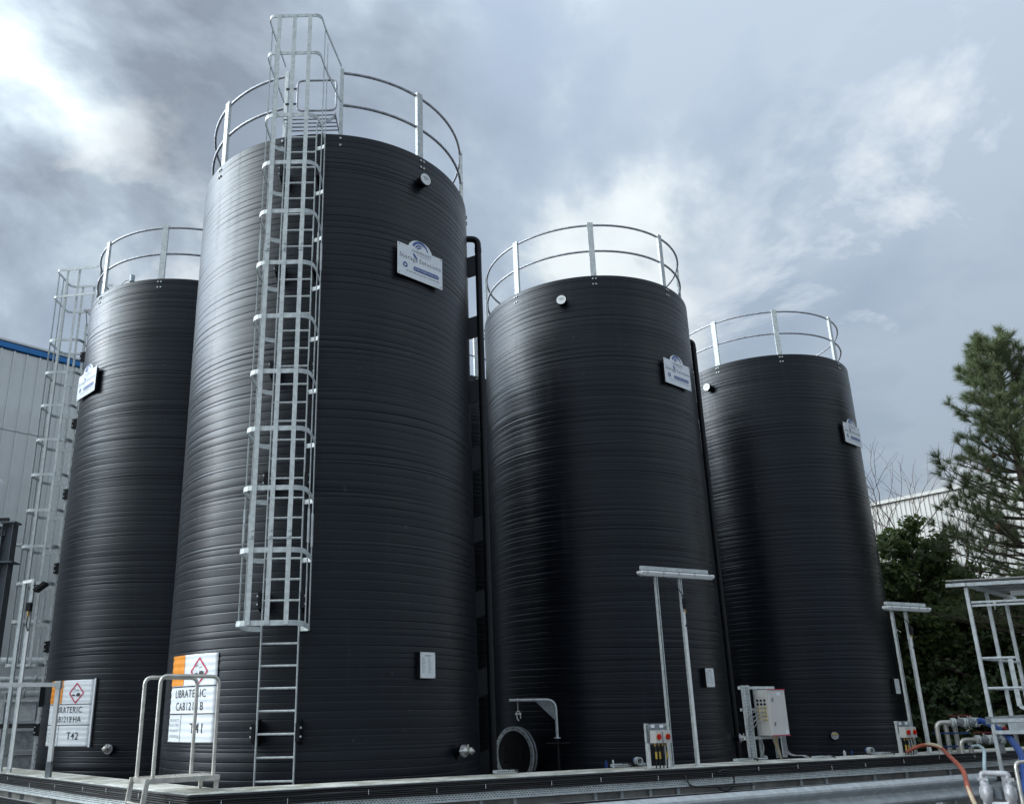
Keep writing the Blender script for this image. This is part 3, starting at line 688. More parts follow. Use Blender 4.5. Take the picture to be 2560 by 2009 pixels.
# ------------------------------------------------------------------ lamp posts on the coping
def make_lamp(a, b, ztop, lamp, label, zs):
    t = thing('lamp_stand', label, 'lamp', (a[0], a[1], .85), RZ, 'lamp stands on the bund coping')
    dx = (Vector(b)-Vector(a)).length; hh = ztop-.85
    for x in (0, dx):
        c = MB(); c.box((x, .018, hh/2), (.041, .003, hh)); c.box((x-.019, 0, hh/2), (.003, .041, hh)); c.box((x+.019, 0, hh/2), (.003, .041, hh)); c.box((x-.0135, -.019, hh/2), (.009, .003, hh)); c.box((x+.0135, -.019, hh/2), (.009, .003, hh))
        c.box((x, .0, .004), (.10, .11, .008)); p = c.build('upright', 'galv', t)
    MB().box((dx, -.026, hh*.40), (.036, .012, hh*.80)).build('conduit', 'white_paint', t)
    x0, x1, z = lamp
    MB().box(((x0+x1)/2-.03, 0, z+.065), (x1-x0-.16, .05, .05)).build('strut_rail', 'galv', t)
    L_ = x1-x0
    pr = [(-.055, .02), (-.062, .0), (-.045, -.035), (.045, -.035), (.062, .0), (.055, .02)]
    bd = MB(); n = len(pr)
    secs = [(x0, .55), (x0+.03, 1.0), (x1-.03, 1.0), (x1, .55)]
    vs = [(x, q[0]*k, z+q[1]*k) for x, k in secs for q in pr]
    bd.add(vs, [(i*n+j, i*n+(j+1) % n, (i+1)*n+(j+1) % n, (i+1)*n+j) for i in range(3) for j in range(n)]); bd.add(vs[:n], [tuple(range(n))]); bd.add(vs[-n:], [tuple(range(n))])
    ho = bd.build('lamp_housing', 'white_paint', t)
    MB().box(((x0+x1)/2, 0, z-.040), (L_-.10, .075, .014)).build('diffuser', 'lamp_diffuser', ho)
    for k in range(5): MB().box((x0+.12+(L_-.24)*k/4, -.062, z+.002), (.03, .008, .035)).build('clip', 'galv', ho)
    jb = MB(); jb.box((dx+.03, -.02, hh*.86), (.07, .07, .08), bev=.012); jb.disc((dx+.03, -.02, hh*.83), (0, 0, 1), .03, .05, 10); jb.build('junction_box', 'black_plastic', t)
    MB().disc((dx+.03, -.02, hh*.805), (0, 0, 1), .014, .05, 10).build('gland', 'brass', t)
    MB().tube(spline([(dx+.03, -.02, hh*.80), (dx+.03, -.03, hh*.75), (dx, -.035, hh*.72)]), .008, 6).build('cable', 'cable_black', t)
    MB().tube(spline([(dx+.03, -.02, hh*.88), (dx-.06, -.04, hh*.92), (dx-.3, -.03, hh-.03), (dx-.33, 0, hh)]), .007, 6).build('cable', 'cable_black', t)
make_lamp((2.93, 11.856), (3.326, 12.030), 3.42, (-.30, 1.07, 3.43-.85+.015), 'taller lamp stand with tube light in front of the middle tank', 0)
make_lamp((7.265, 13.883), (7.56, 14.022), 3.10, (-.165, .95, 3.12-.85+.01), 'shorter lamp stand with tube light beside the trees', 0)

# ------------------------------------------------------------------ isolator stands
def make_iso(a, label, w=.31, h=.56):
    t = thing('isolator_stand', label, 'switch box', (a[0], a[1], .85), RZ, 'isolator stands on the bund coping')
    for x in (0, w):
        c = MB(); c.box((x, .02, h/2), (.041, .003, h)); c.box((x-.019, 0, h/2), (.003, .041, h)); c.box((x+.019, 0, h/2), (.003, .041, h)); c.build('upright', 'galv', t)
        MB().box((x, -.024, .16), (.036, .006, .31)).build('cover_strip', 'white_paint', t)
    MB().box((w/2, -.025, h-.135), (w-.02, .004, .27)).build('back_plate', 'galv_dark', t)
    for s in (-1, 1):
        for zz in (h-.03, h-.24): MB().disc((w/2+s*(w/2-.03), -.03, zz), (0, 1, 0), .009, .008, 8).build('bolt', 'galv', t)
    for k in range(2):
        x = w/2-.07+.145*k
        sw = MB(); sw.box((x, -.085, h-.165), (.128, .115, .155), (Vector((1, 0, 0)), Vector((0, 1, 0)), Vector((0, 0, 1))), bev=.014); so = sw.build('isolator', 'cabinet', t)
        kn = MB(); kn.disc((x, -.150, h-.165), (0, 1, 0), .034, .016, 20); kn.box((x, -.168, h-.165), (.018, .024, .062)); kn.build('red_knob', 'red_plastic', so)
        MB().disc((x, -.144, h-.165), (0, 1, 0), .040, .006, 20).build('knob_ring', 'yellow_plastic', so)
        MB().box((x, -.029, h-.035), (.06, .004, .04)).build('name_tag', 'sign_white', t)
    for k in range(4):
        x = w/2-.095+.06*k
        MB().disc((x, -.08, h-.262), (0, 0, 1), .013, .045, 10).build('gland', 'brass', t)
        zt = -.12 if k % 2 else -.02
        MB().tube(spline([(x, -.08, h-.28), (x+.005, -.085, h-.36), (x+.01, -.07, .10), (x+.03, -.03, -.03)]), .009, 6).build('cable', 'cable_black', t)
        if k != 2: MB().tube([(x+.004, -.085, h-.35), (x+.008, -.08, h-.44)], .013, 8).build('ferrule', 'yellow_plastic', t)
    return t
make_iso((2.565, 11.60), 'grey isolator box with two red knobs, below the taller lamp stand')
make_iso((6.965, 13.735), 'grey isolator box with two red knobs, below the shorter lamp stand', .23, .50)
b = MB().tube(spline([(3.02, 11.72, .82), (3.06, 11.66, .70), (3.14, 11.66, .62), (3.6, 11.82, .60), (4.05, 12.05, .60)]), .011, 6)
tag(b.build('loose_cable', 'cable_black'), 'black cable drooping from the isolator below the taller lamp stand', 'cable')
b = MB().tube([(3.62+.16*math.cos(q)*UR.x, 11.93+.16*math.cos(q)*UR.y-.05, .67+.13*math.sin(q)) for q in [R_(x) for x in range(-150, 131, 14)]], .011, 6)
tag(b.build('cable_loop', 'cable_black'), 'black loop of spare cable hanging on the upper tray', 'cable')

# ------------------------------------------------------------------ control cabinet on a strut frame
cb = thing('control_cabinet', 'grey control cabinet with red edge trims on a strut frame', 'cabinet', (4.765, 13.106, .85), RZ)
MB().box((.175, .13, .665), (.35, .26, .66), bev=.012).build('enclosure', 'cabinet', cb)
dr = MB(); dr.box((.175, -.010, .665), (.342, .018, .645), bev=.006); dr = dr.build('door', 'cabinet', cb)
MB().box((.175, -.012, .998), (.352, .03, .010)).build('red_trim', 'ink_red', cb); MB().box((.175, -.012, .333), (.352, .03, .010)).build('red_trim', 'ink_red', cb)
for z in (.85, .50): MB().box((.075, -.022, z), (.025, .008, .055)).build('latch', 'galv_dark', dr)
MB().box((.21, -.021, .93), (.075, .003, .045)).build('label_tag', 'sign_white', dr); MB().box((.30, -.021, .38), (.05, .003, .045)).build('label_tag', 'sign_white', dr)
for r in range(6):
    for c in range(3):
        y, z = .06+.07*c, .84-.055*r
        MB().disc((-.008, y, z), (1, 0, 0), .016, .02, 12).build('gland', 'black_plastic' if r < 2 else 'yellow_plastic', cb)
        if r >= 2 and c != 1:
            MB().tube(spline([(-.02, y, z), (-.09, y+.01, z-.005), (-.16, y+.03, z-.035), (-.22, .20+.012*c, z-.10-.02*r), (-.235, .21, .3), (-.235, .205, .02)]), .006, 5).build('cable', 'cable_grey', cb)
for x in (-.15, .04, .36):
    c = MB(); c.box((x, .30, .52), (.041, .003, 1.04)); c.box((x-.019, .28, .52), (.003, .041, 1.04)); c.box((x+.019, .28, .52), (.003, .041, 1.04)); c.build('upright', 'galv', cb)
for z in (1.03, .71, .30): MB().box((.06, .262, z), (.72, .036, .041)).build('cross_strut', 'galv', cb)
for z in (1.03, .30): MB().box((-.30, .235, z), (.05, .012, .05)).build('end_cap', 'white_paint', cb)
tr = MB(); tr.box((-.235, .215, .54), (.13, .004, 1.05)); tr.box((-.30, .195, .54), (.004, .04, 1.05)); tr.box((-.17, .195, .54), (.004, .04, 1.05)); to = tr.build('riser_tray', 'galv', cb)
hl = MB()
for k in range(22):
    for x in (-.265, -.205): hl.box((x, .2125, .08+k*.045), (.012, .003, .016))
stuff(hl.build('slot_holes', 'black_hole', to))
ft = MB(); ft.box((-.15, .10, .016), (.13, .26, .006), (Vector((.8, -.6, 0)), Vector((.6, .8, 0)), Vector((0, 0, 1)))); ft.box((-.09, .08, .035), (.004, .26, .04), (Vector((.8, -.6, 0)), Vector((.6, .8, 0)), Vector((0, 0, 1)))); ft.build('foot_tray', 'galv', cb)
MB().box((.42, .2, .24), (.10, .004, .46)).build('riser_tray', 'galv', cb)
for k in range(5): MB().tube(spline([(.10+.03*k, .10, .335), (.12+.02*k, .10, .25), (.19+.012*k, .12, .12), (.24+.006*k, .12, .0)]), .007, 5).build('cable', 'yellow_plastic' if k in (1, 3) else 'cable_grey', cb)
for k in range(3): MB().tube(spline([(.40+.03*k, .19, .45), (.41+.03*k, .185, .12), (.47+.03*k, .12, .04), (.60+.03*k, .03, .03), (.68+.03*k, -.02, -.03)]), .008, 5).build('cable', 'cable_grey', cb)
MB().tube(spline([(-.04, .25, .30), (.03, .24, .22), (.035, .24, .12), (-.04, .24, .02)]), .012, 6).build('cable', 'cable_grey', cb)

# ------------------------------------------------------------------ short bits of tray, clamps and flanges lying on the coping
def make_tray_bit(p, ln, rz, label):
    t = thing('tray_offcut', label, 'cable tray', (p[0], p[1], .85), rz, 'short tray pieces on the coping')
    b = MB(); b.box((0, 0, .02), (ln, .004, .034)); b.box((0, .05, .004), (ln, .10, .004)); b.box((0, .10, .02), (ln, .004, .034)); tb = b.build('channel', 'galv', t)
    h = MB()
    for k in range(int(ln/.03)): h.box((-ln/2+.015+.03*k, -.0025, .022), (.014, .002, .012))
    h.build('slot_holes', 'black_hole', tb)
    MB().tube(spline([(ln*.1, .05, .03), (ln*.3, .03, .04), (ln*.45, -.03, .02), (ln*.5, -.07, -.06)]), .010, 6).build('cable', 'cable_black', t)
make_tray_bit((.68, 11.19), .30, RZ, 'short slotted tray piece on the coping in front of the manway')
make_tray_bit((2.30, 12.02), .26, RZ, 'short slotted tray piece on the coping left of the taller lamp stand')
make_tray_bit((4.25, 12.80), .34, RZ, 'short slotted tray piece on the coping at the foot of the cabinet')
make_tray_bit((5.52, 13.12), .34, RZ, 'short slotted tray piece on the coping right of the cabinet')
make_tray_bit((6.80, 13.86), .26, RZ, 'short slotted tray piece on the coping left of the shorter lamp stand')
def make_clamp(p, label):
    t = thing('pipe_clamp', label, 'clamp', p, RZ, 'blue and steel clamps on the coping')
    MB().ring((0, 0, .06), (0, 1, 0), .036, .055, .07, 20).build('band', 'galv_dull', t); MB().box((.06, 0, .02), (.08, .05, .035)).build('base', 'galv_dull', t); MB().disc((-.02, .05, .07), (0, 1, 0), .034, .02, 14).build('blue_disc', 'hose_blue', t)
make_clamp((2.56, 12.22, .85), 'steel pipe clamp on the coping left of the taller lamp stand')
make_clamp((6.58, 13.92, .85), 'steel pipe clamp on the coping left of the shorter lamp stand')
for i, (x, y, m, lb) in enumerate(((2.18, 12.62, 'hose_blue', 'small blue rod standing inside the bund near the manway'), (2.28, 12.62, 'plate_white', 'small white rod standing beside the blue rod'), (6.30, 14.22, 'plate_white', 'small pale bottle standing inside the bund'), (6.42, 14.22, 'hose_blue', 'small blue rod standing next to the pale bottle'))):
    b = MB(); b.disc((0, 0, .42), (0, 0, 1), .018, .84, 10); b.disc((0, 0, .87), (0, 0, 1), .022 if i % 2 == 0 else .014, .10, 10); b.disc((0, 0, .925), (0, 0, 1), .012, .03, 8)
    o = b.build('marker_rod', m); o.location = (x, y, -.03); tag(o, lb, 'rod')

# ------------------------------------------------------------------ outlet valves low on the shells
def make_valve(tank, ang, z, label, kind=0):
    a = R_(ang); t = thing('outlet_valve', label, 'valve', (tank[0]+TR*math.cos(a), tank[1]+TR*math.sin(a), z), a, 'outlet valves low on the tanks')
    MB().lathe((0, 0, 0), (1, 0, 0), [(-.04, .05), (.10, .05), (.10, .052)], 18).build('stub', 'black_plastic', t)
    MB().disc((.115, 0, 0), (1, 0, 0), .078, .03, 24).build('flange', 'cast_alloy', t)
    for k in range(4):
        q = PI/4+k*PI/2; MB().disc((.135, .058*math.cos(q), .058*math.sin(q)), (1, 0, 0), .011, .03, 6).build('bolt', 'stainless', t)
    if kind != 2:
        MB().lathe((.13, 0, 0), (1, 0, 0), [(0, .052), (.03, .052), (.03, .035), (.08, .035), (.08, .045), (.11, .045), (.11, .02), (.14, .02)], 14).build('ball_valve', 'stainless', t)
        MB().box((.18, 0, .06), (.02, .02, .05)).build('spindle', 'stainless', t)
    else: MB().box((.14, 0, .035), (.03, .11, .03)).build('yellow_handle', 'yellow_plastic', t)
    MB().prism([(-.02, -.01, .04), (.10, -.01, .075), (.10, -.01, .05), (-.02, -.01, -.16)], (0, 0, 0), (0, .02, 0)).build('gusset', 'black_plastic', t)
    MB().tube([(.17, -.02, 0), (.17, -.19 if kind == 0 else -.09, .01)], .009, 8).build('handle', 'plate_white' if kind == 0 else 'galv_dark', t)
make_valve(T41, -32, 1.11, 'steel outlet valve low on the right of the corner tank')
make_valve(T42, -94.5, 1.10, 'steel outlet valve low on the left tank near the platform', 1)
make_valve(T43, -22, 1.05, 'steel outlet valve low on the middle tank beside the cabinet', 1)
make_valve(T44, -97, .98, 'outlet flange with yellow handle low on the rightmost tank', 2)

# ------------------------------------------------------------------ manway and davit on the middle tank
a = R_(-142); mw = thing('manway', 'large round black bolted manway with grey flange ring', 'manway', (T43[0]+TR*math.cos(a), T43[1]+TR*math.sin(a), .86), R_(-139))
mx = Vector((1, 0, 0))
MB().lathe((0, 0, 0), mx, [(-.9, .40), (.34, .40), (.34, .41)], 40).build('neck', 'black_plastic', mw)
MB().ring((.30, 0, 0), mx, .38, .475, .035, 48).build('neck_flange', 'galv_dark', mw)
MB().disc((.352, 0, 0), mx, .47, .028, 48).build('cover', 'black_plastic', mw)
MB().ring((.374, 0, 0), mx, .405, .478, .016, 48).build('cover_ring', 'galv_dull', mw)
for k in range(20):
    q = 2*PI*k/20; MB().disc((.386, .445*math.cos(q), .445*math.sin(q)), mx, .014, .02, 6).build('bolt', 'steel_paint', mw)
for s in (-1, 1): MB().tube(round_path([(.36, s*.20, .12), (.43, s*.20, .12), (.43, s*.20, -.12), (.36, s*.20, -.12)], .03), .011, 8).build('handle', 'black_plastic', mw)
dv = thing('davit_arm', 'galvanised davit arm with hanging shackle above the manway', 'davit', (1.80, 15.09, 0))
MB().tube(round_path([(1.80, 15.09, 1.15), (1.80, 15.09, 1.775), (1.0, 15.17, 1.775)], .17, 8), .024, 12).build('arm', 'galv', dv, True)
MB().prism([(1.79, 15.085, 1.42), (1.79, 15.085, 1.66), (1.73, 15.09, 1.735), (1.62, 15.10, 1.765), (1.44, 15.12, 1.765)], (0, 0, 0), (0, .012, 0)).build('gusset', 'galv_dark', dv, True)
MB().disc((1.80, 15.09, 1.145), (0, 0, 1), .055, .014, 18).build('collar', 'galv', dv, True)
sk = MB(); sk.box((1.80, 15.09, 1.06), (.40, .10, .02)); sk.box((1.80, 15.16, .55), (.05, .10, 1.0)); sk.tube([(1.80, 15.09, .6), (1.80, 15.09, 1.14)], .03, 10); sk.build('socket', 'black_plastic', dv, True)
MB().tube([(1.145, 15.155, 1.81), (1.145, 15.155, 1.58)], .008, 8).build('eye_bolt', 'stainless', dv, True)
sh = MB(); sh.tube(spline([(1.11, 15.15, 1.53), (1.12, 15.15, 1.575), (1.145, 15.15, 1.59), (1.17, 15.15, 1.575), (1.18, 15.15, 1.53)]), .012, 8); sh.tube([(1.09, 15.15, 1.545), (1.20, 15.15, 1.545)], .013, 8); sh.tube(spline([(1.12, 15.15, 1.53), (1.125, 15.13, 1.47), (1.155, 15.13, 1.43)]), .012, 8); sh.tube([(1.18, 15.15, 1.53), (1.185, 15.14, 1.47)], .010, 8)
sh.build('shackle', 'stainless', dv, True)

# ------------------------------------------------------------------ stainless step-over platform at the corner
pf = thing('step_over', 'stainless step-over platform with two hoop handrails at the bund corner', 'platform', (-3.06, 8.94, 0), math.atan2(.45, .57))
PL, PW, PZ = .74, .46, 1.0     # local x along the deck, y across (towards the tank)
fr = MB()
for y in (0, PW): fr.box((PL/2, y, PZ-.02), (PL, .03, .05))
for x in (0, PL): fr.box((x, PW/2, PZ-.02), (.03, PW-.03, .05))
fr.build('deck_frame', 'stainless', pf)
for k in range(14): MB().box((.03+(PL-.06)*(k+.5)/14, PW/2, PZ-.008), (.012, PW-.04, .025)).build('grating_bar', 'stainless', pf)
for y in (.02, PW-.02):
    x0, x1 = (.0, .64) if y < .1 else (-.02, .565)
    MB().tube(round_path([(x0+.04, y, PZ-.03), (x0+.04, y, 2.01), (x1+.04, y, 2.01), (x1+.04, y, PZ-.03)], .085, 7), .0205, 12).build('handrail', 'stainless', pf)
for y in (.02, PW-.02): MB().box((PL-.02, y, .53), (.04, .03, .90)).build('leg', 'stainless', pf)
for y in (.0, PW): MB().beam((-.02, y, PZ), (-.14, y, 0.0), .045, .03, (1, 0, 0)).build('stringer', 'stainless', pf)
for k in range(3): MB().tube([(-.05-.03*k, 0, .76-.25*k), (-.05-.03*k, PW, .76-.25*k)], .015, 8).build('rung', 'stainless', pf)

# ------------------------------------------------------------------ white boom and flood light frame on the left-hand coping
wb = thing('barrier_frame', 'white square tube barrier in front of the T42 sign', 'barrier', (-5.424, 11.868, .85))
MB().box((0, 0, .60), (.055, .055, 1.2)).build('upright', 'white_paint', wb); MB().box((0, 0, .10), (.065, .065, .20)).build('boot', 'galv_dark', wb)
MB().box((.0, -.0, 1.195), (.075, .075, .10)).build('corner_plate', 'galv', wb)
MB().beam((-.02, -.01, 1.195), (-2.1, -1.03, 1.195), .055, .055).build('cross_bar', 'white_paint', wb)
MB().box((-2.1, -1.03, .18), (.055, .055, 2.06)).build('upright', 'white_paint', wb)
fl = thing('floodlight_frame', 'tall pale frame with small black floodlight left of the T42 tank', 'floodlight', (-6.60, 13.12, .85))
MB().box((-.19, .14, 1.41), (.05, .05, 2.82)).build('upright', 'galv', fl); MB().box((.015, 0, 1.43), (.05, .05, 2.86)).build('upright', 'galv', fl)
MB().beam((-.215, .157, 2.835), (.04, -.017, 2.835), .05, .05).build('top_bar', 'white_paint', fl)
MB().box((.04, -.03, 1.05), (.03, .012, 2.0)).build('conduit', 'white_paint', fl)
hd = MB(); hd.box((.15, -.02, 2.73), (.20, .15, .05), (Vector((.78, 0, .62)), Vector((0, 1, 0)), Vector((-.62, 0, .78)))); hd.build('lamp_head', 'black_plastic', fl)
MB().box((.085, -.02, 2.76), (.10, .05, .015)).build('bracket', 'black_plastic', fl)
jb = MB(); jb.box((.02, -.05, 2.42), (.07, .07, .13)); jb.build('junction_box', 'black_plastic', fl); MB().disc((.02, -.05, 2.32), (0, 0, 1), .018, .09, 10).build('gland', 'brass', fl)
MB().tube(spline([(.02, -.05, 2.30), (.015, -.05, 2.15), (.035, -.03, 2.05)]), .009, 6).build('cable', 'cable_black', fl)

# ------------------------------------------------------------------ guard rail in front of the bund
ga, gb = Vector((-4.15, 6.17, 0)), Vector((7.28, 12.075, 0)); gu = (gb-ga).normalized(); gn = Vector((gu.y, -gu.x, 0)); gl_ = (gb-ga).length
gr = thing('guard_rail', 'galvanised corrugated crash barrier in front of the bund', 'guard rail', (gb.x, gb.y, 0))
wp = [(0, .39), (.012, .40), (.075, .43), (.083, .455), (.075, .48), (.012, .53), (.004, .545), (.012, .56), (.075, .61), (.083, .635), (.075, .66), (.012, .69), (0, .70)]
wp2 = wp + [(q[0]-.005, q[1]) for q in reversed(wp)]
nseg = 4
for k in range(nseg):
    a, b_ = ga+gu*(gl_*k/nseg), ga+gu*(gl_*(k+1)/nseg - .002); MB().sweep(wp2, [tuple(a[:2]), tuple(b_[:2])]).build('beam', 'galv_dull', gr, True)
s = .6
while s < gl_:
    c = ga+gu*s
    pb = MB(); pb.box(c-gn*.06+Vector((0, 0, .34)), (.06, .10, .68), (gu, gn, Vector((0, 0, 1)))); pb.build('post', 'galv_dull', gr, True)
    for z in (.50, .60): MB().disc(c+gn*.016+Vector((0, 0, z-.02)), gn, .014, .02, 8).build('bolt', 'steel_paint', gr, True)
    s += 1.6

# ------------------------------------------------------------------ stainless valve manifolds on the coping (right)
def S_(q, k=16/15.3): return (q[0]*k, q[1]*k, EYE+(q[2]-EYE)*k)
def manifold(z, x0, n_up, label, ln):
    t = thing('valve_manifold', label, 'pipework', (x0[0], x0[1], .85), R_(-12), 'stainless valve manifolds on the bund')
    # local x runs to the right along the header
    for k in range(n_up):
        dx = .17*k; dy = .12*k
        MB().tube(round_path([(dx, dy, .0), (dx, dy, z), (dx+.32, dy, z)], .10, 6), .036, 12).build('riser', 'stainless', t)
        MB().tube([(dx+.30, dy, z), (ln, dy, z)], .033, 12).build('header', 'stainless', t)
        x = .24+dx
        while x < ln:
            MB().disc((x, dy, z), (1, 0, 0), .072, .020, 18).build('flange', 'galv', t); MB().disc((x+.03, dy, z), (1, 0, 0), .072, .020, 18).build('flange', 'galv', t)
            for q in range(4): MB().disc((x+.015, dy+.05*math.cos(PI/4+q*PI/2), z+.05*math.sin(PI/4+q*PI/2)), (1, 0, 0), .009, .09, 6).build('bolt', 'galv', t)
            if x+.12 < ln:
                MB().lathe((x+.04, dy, z), (1, 0, 0), [(0, .04), (.04, .055), (.09, .055), (.13, .04)], 14).build('valve_body', 'galv_dark', t)
                MB().box((x+.105, dy, z+.065), (.02, .02, .06)).build('spindle', 'stainless', t)
                MB().box((x+.04, dy, z+.105), (.15, .02, .012)).build('lever', 'lever_red', t)
            x += .17
    for zz in (.10, .30):
        if zz < z: MB().box((.17*(n_up-1)/2+.04, .06, zz), (.17*n_up+.02, .02, .02)).build('clamp_bar', 'hose_blue', t)
    return t
manifold(.46, S_((7.40, 13.40)+(0,))[:2], 3, 'upper stainless valve manifold with tall bent risers', .66)
manifold(.20, (8.00, 13.88), 2, 'lower stainless valve manifold with red lever handles', .60)

def hose(name, pts, r, m, label, cat='hose', n=10):
    return tag(MB().tube(spline(pts, n), r, 12).build(name, m), label, cat)
hose('red_hose', [(6.98, 13.6, .90), (7.12, 13.45, .99), (7.16, 13.2, 1.01), (7.05, 12.75, .99), (6.72, 12.0, .93), (6.30, 11.0, .81), (5.93, 10.30, .64), (5.85, 10.0, .42), (5.95, 9.7, .12), (6.3, 9.5, .05)], .027, 'hose_red', 'red hose with worn cream bands looping over the bund and guard rail')
ch = spline([(6.98, 13.6, .90), (7.12, 13.45, .99), (7.16, 13.2, 1.01), (7.05, 12.75, .99), (6.72, 12.0, .93), (6.30, 11.0, .81), (5.93, 10.30, .64), (5.85, 10.0, .42), (5.95, 9.7, .12), (6.3, 9.5, .05)], 10)
rh = bpy.data.objects['red_hose']
for i0, i1 in ((14, 34), (58, 78)):
    b = MB(); seg = [Vector(q)+Vector((-.008, -.004, .012)) for q in ch[i0:i1]]; b.tube(seg, [.0235*math.sin(PI*(k+.3)/(len(seg)))**.3 for k in range(len(seg))], 10)
    b.build('worn_stripe', 'hose_cream', rh)
hose('blue_hose', [(8.05, 13.42, 1.335), (8.12, 13.38, 1.33), (8.1, 13.0, 1.22), (7.86, 12.4, 1.10), (7.42, 11.55, .93), (7.02, 10.95, .74), (6.86, 10.7, .50), (6.95, 10.5, .2), (7.2, 10.3, .05)], .045, 'hose_blue', 'thick blue hose curving down from the upper manifold')
hose('pale_hose', [(7.80, 13.25, .98), (7.72, 12.95, 1.0), (7.42, 12.35, .97), (7.16, 11.95, .86), (7.08, 11.85, .74), (7.06, 11.82, .5), (7.1, 11.9, .1)], .022, 'hose_pale', 'thin pale blue hose dropping behind the guard rail')

# ------------------------------------------------------------------ diaphragm pump at the end of the guard rail
pp = thing('diaphragm_pump', 'grey twin-chamber diaphragm pump with U-shaped top pipe at right edge', 'pump', (6.02, 9.91, 0), R_(-30))
for s in (-1, 1):
    MB().lathe((s*.055, 0, .645), (s, 0, 0), [(0, .06), (.03, .115), (.045, .12), (.07, .12), (.085, .105), (.12, .05), (.125, .0)], 26).build('chamber', 'cast_alloy', pp)
    for k in range(8): MB().disc((s*.11, .108*math.cos(k*PI/4), .645+.108*math.sin(k*PI/4)), (1, 0, 0), .009, .05, 6).build('bolt', 'stainless', pp)
    MB().tube([(s*.125, 0, .45), (s*.125, 0, .80)], .034, 12).build('column', 'cast_alloy', pp)
    MB().box((s*.125, 0, .79), (.10, .07, .03)).build('flange', 'cast_alloy', pp); MB().box((s*.125, 0, .50), (.10, .07, .03)).build('flange', 'cast_alloy', pp)
    MB().disc((s*.125, 0, .47), (0, 0, 1), .05, .05, 14).build('foot', 'cast_alloy', pp)
MB().tube(round_path([(-.125, 0, .79), (-.125, 0, .85), (.125, 0, .85), (.125, 0, .79)], .05, 6), .030, 12).build('top_manifold', 'cast_alloy', pp)
MB().box((0, 0, .65), (.09, .10, .12), bev=.02).build('air_block', 'steel_paint', pp); MB().box((0, -.03, .54), (.16, .06, .04)).build('bracket', 'plate_white', pp)
MB().tube([(-.125, 0, .48), (.125, 0, .48)], .03, 12).build('lower_manifold', 'cast_alloy', pp)
MB().box((0, .0, .21), (.34, .22, .42)).build('plinth', 'galv_dull', pp)
hp = thing('hoop_handrail', 'pale steel hoop handrail cut off by the right edge', 'handrail', (6.02, 9.28, 0), R_(20))
for k in range(2): MB().tube(round_path([(.12*k, .25*k, 0), (.12*k, .25*k, .985), (.62+.12*k, .25*k, .985), (.62+.12*k, .25*k, 0)], .07, 6), .019, 10).build('hoop', 'stainless', hp)
MB().box((.35, .12, .42), (.6, .25, .03)).build('deck', 'coping', hp)

# ------------------------------------------------------------------ galvanised loading gantry (right edge)
ga_ = thing('loading_gantry', 'open galvanised loading gantry frame with flat canopy at the right edge', 'gantry', (7.71, 12.50, 0))
Pg = [Vector((7.71, 12.50, 0)), Vector((8.38, 13.09, 0)), Vector((9.19, 13.90, 0))]; gd = (Pg[2]-Pg[0]).normalized(); gx = Vector((.95, -.31, 0)).normalized()
far = [q+gx*1.03 for q in Pg]
for q in Pg+far: MB().beam(q+Vector((0, 0, .0)), q+Vector((0, 0, 3.26)), .046, .046, gd).build('column', 'galv_dull', ga_, True)
MB().beam(Pg[0]-gx*.24+Vector((0, 0, 3.29))-gd*.05, far[0]+gx*.3+Vector((0, 0, 3.29))-gd*.05, .055, .05).build('canopy_beam', 'galv', ga_, True)
for q, w in ((Pg, .05), (far, .05)): MB().beam(q[0]-gd*.1+Vector((0, 0, 3.29)), q[2]+gd*.6+Vector((0, 0, 3.29)), w, w).build('canopy_beam', 'galv', ga_, True)
for k in range(4):
    a = Pg[0]-gx*.2+gd*(.25+.52*k)+Vector((0, 0, 3.335)); MB().beam(a, a+gx*1.5, .05, .03).build('purlin', 'galv_dull', ga_, True)
for k in range(5):
    a = Pg[0]-gx*.24+gd*(-.04+.46*k)+Vector((0, 0, 3.357)); q = [a, a+gx*1.6, a+gx*1.6+gd*.44, a+gd*.44]
    MB().prism(q, (0, 0, 0), (0, 0, .012)).build('roof_sheet', 'clad_white', ga_, True)
for z in (2.98, 3.03): MB().beam(Pg[0]+gx*.03+Vector((0, 0, z)), far[0]+Vector((0, 0, z)), .03, .03).build('cross_rail', 'galv', ga_, True)
for z in (2.22, 1.80):
    MB().tube([Pg[0]+Vector((0, 0, z)), Pg[2]+Vector((0, 0, z))], .02, 8).build('guard_bar', 'galv', ga_, True)
    MB().tube([Pg[0]+Vector((0, 0, z)), Pg[0]+gx*.45+Vector((0, 0, z))], .02, 8).build('guard_bar', 'galv', ga_, True)
for x in (.38, .78):
    MB().beam(Pg[0]+gx*x+Vector((0, 0, 2.24)), Pg[0]+gx*x+Vector((0, 0, 1.55)), .06, .02, gx).build('gate_stile', 'galv', ga_, True)
MB().beam(Pg[0]+gx*.38+Vector((0, 0, 1.55)), Pg[0]+gx*.62+Vector((0, 0, 1.40)), .05, .02, gx).build('gate_stile', 'galv', ga_, True)
MB().box((Pg[0]+far[2])/2+Vector((0, 0, 1.36)), (1.18, 2.1, .10), (gx, gd, Vector((0, 0, 1)))).build('platform_deck', 'galv_dark', ga_, True)
for z in (1.36, 1.20): MB().beam(Pg[0]-gd*.03+Vector((0, 0, z)), far[0]-gd*.03+Vector((0, 0, z)), .035, .05).build('platform_edge', 'galv', ga_, True)
for k in range(2): MB().box(Pg[0]+gx*(.35+.5*k)-gd*.03+Vector((0, 0, 1.27)), (.30, .03, .12), (gx, gd, Vector((0, 0, 1)))).build('platform_panel', 'galv_dull', ga_, True)
lm = MB(); lm.box(Pg[0]+gx*.75+gd*.5+Vector((0, 0, 3.18)), (.60, .10, .07), (gx, gd, Vector((0, 0, 1))), bev=.02); lm.build('canopy_light', 'white_paint', ga_, True)
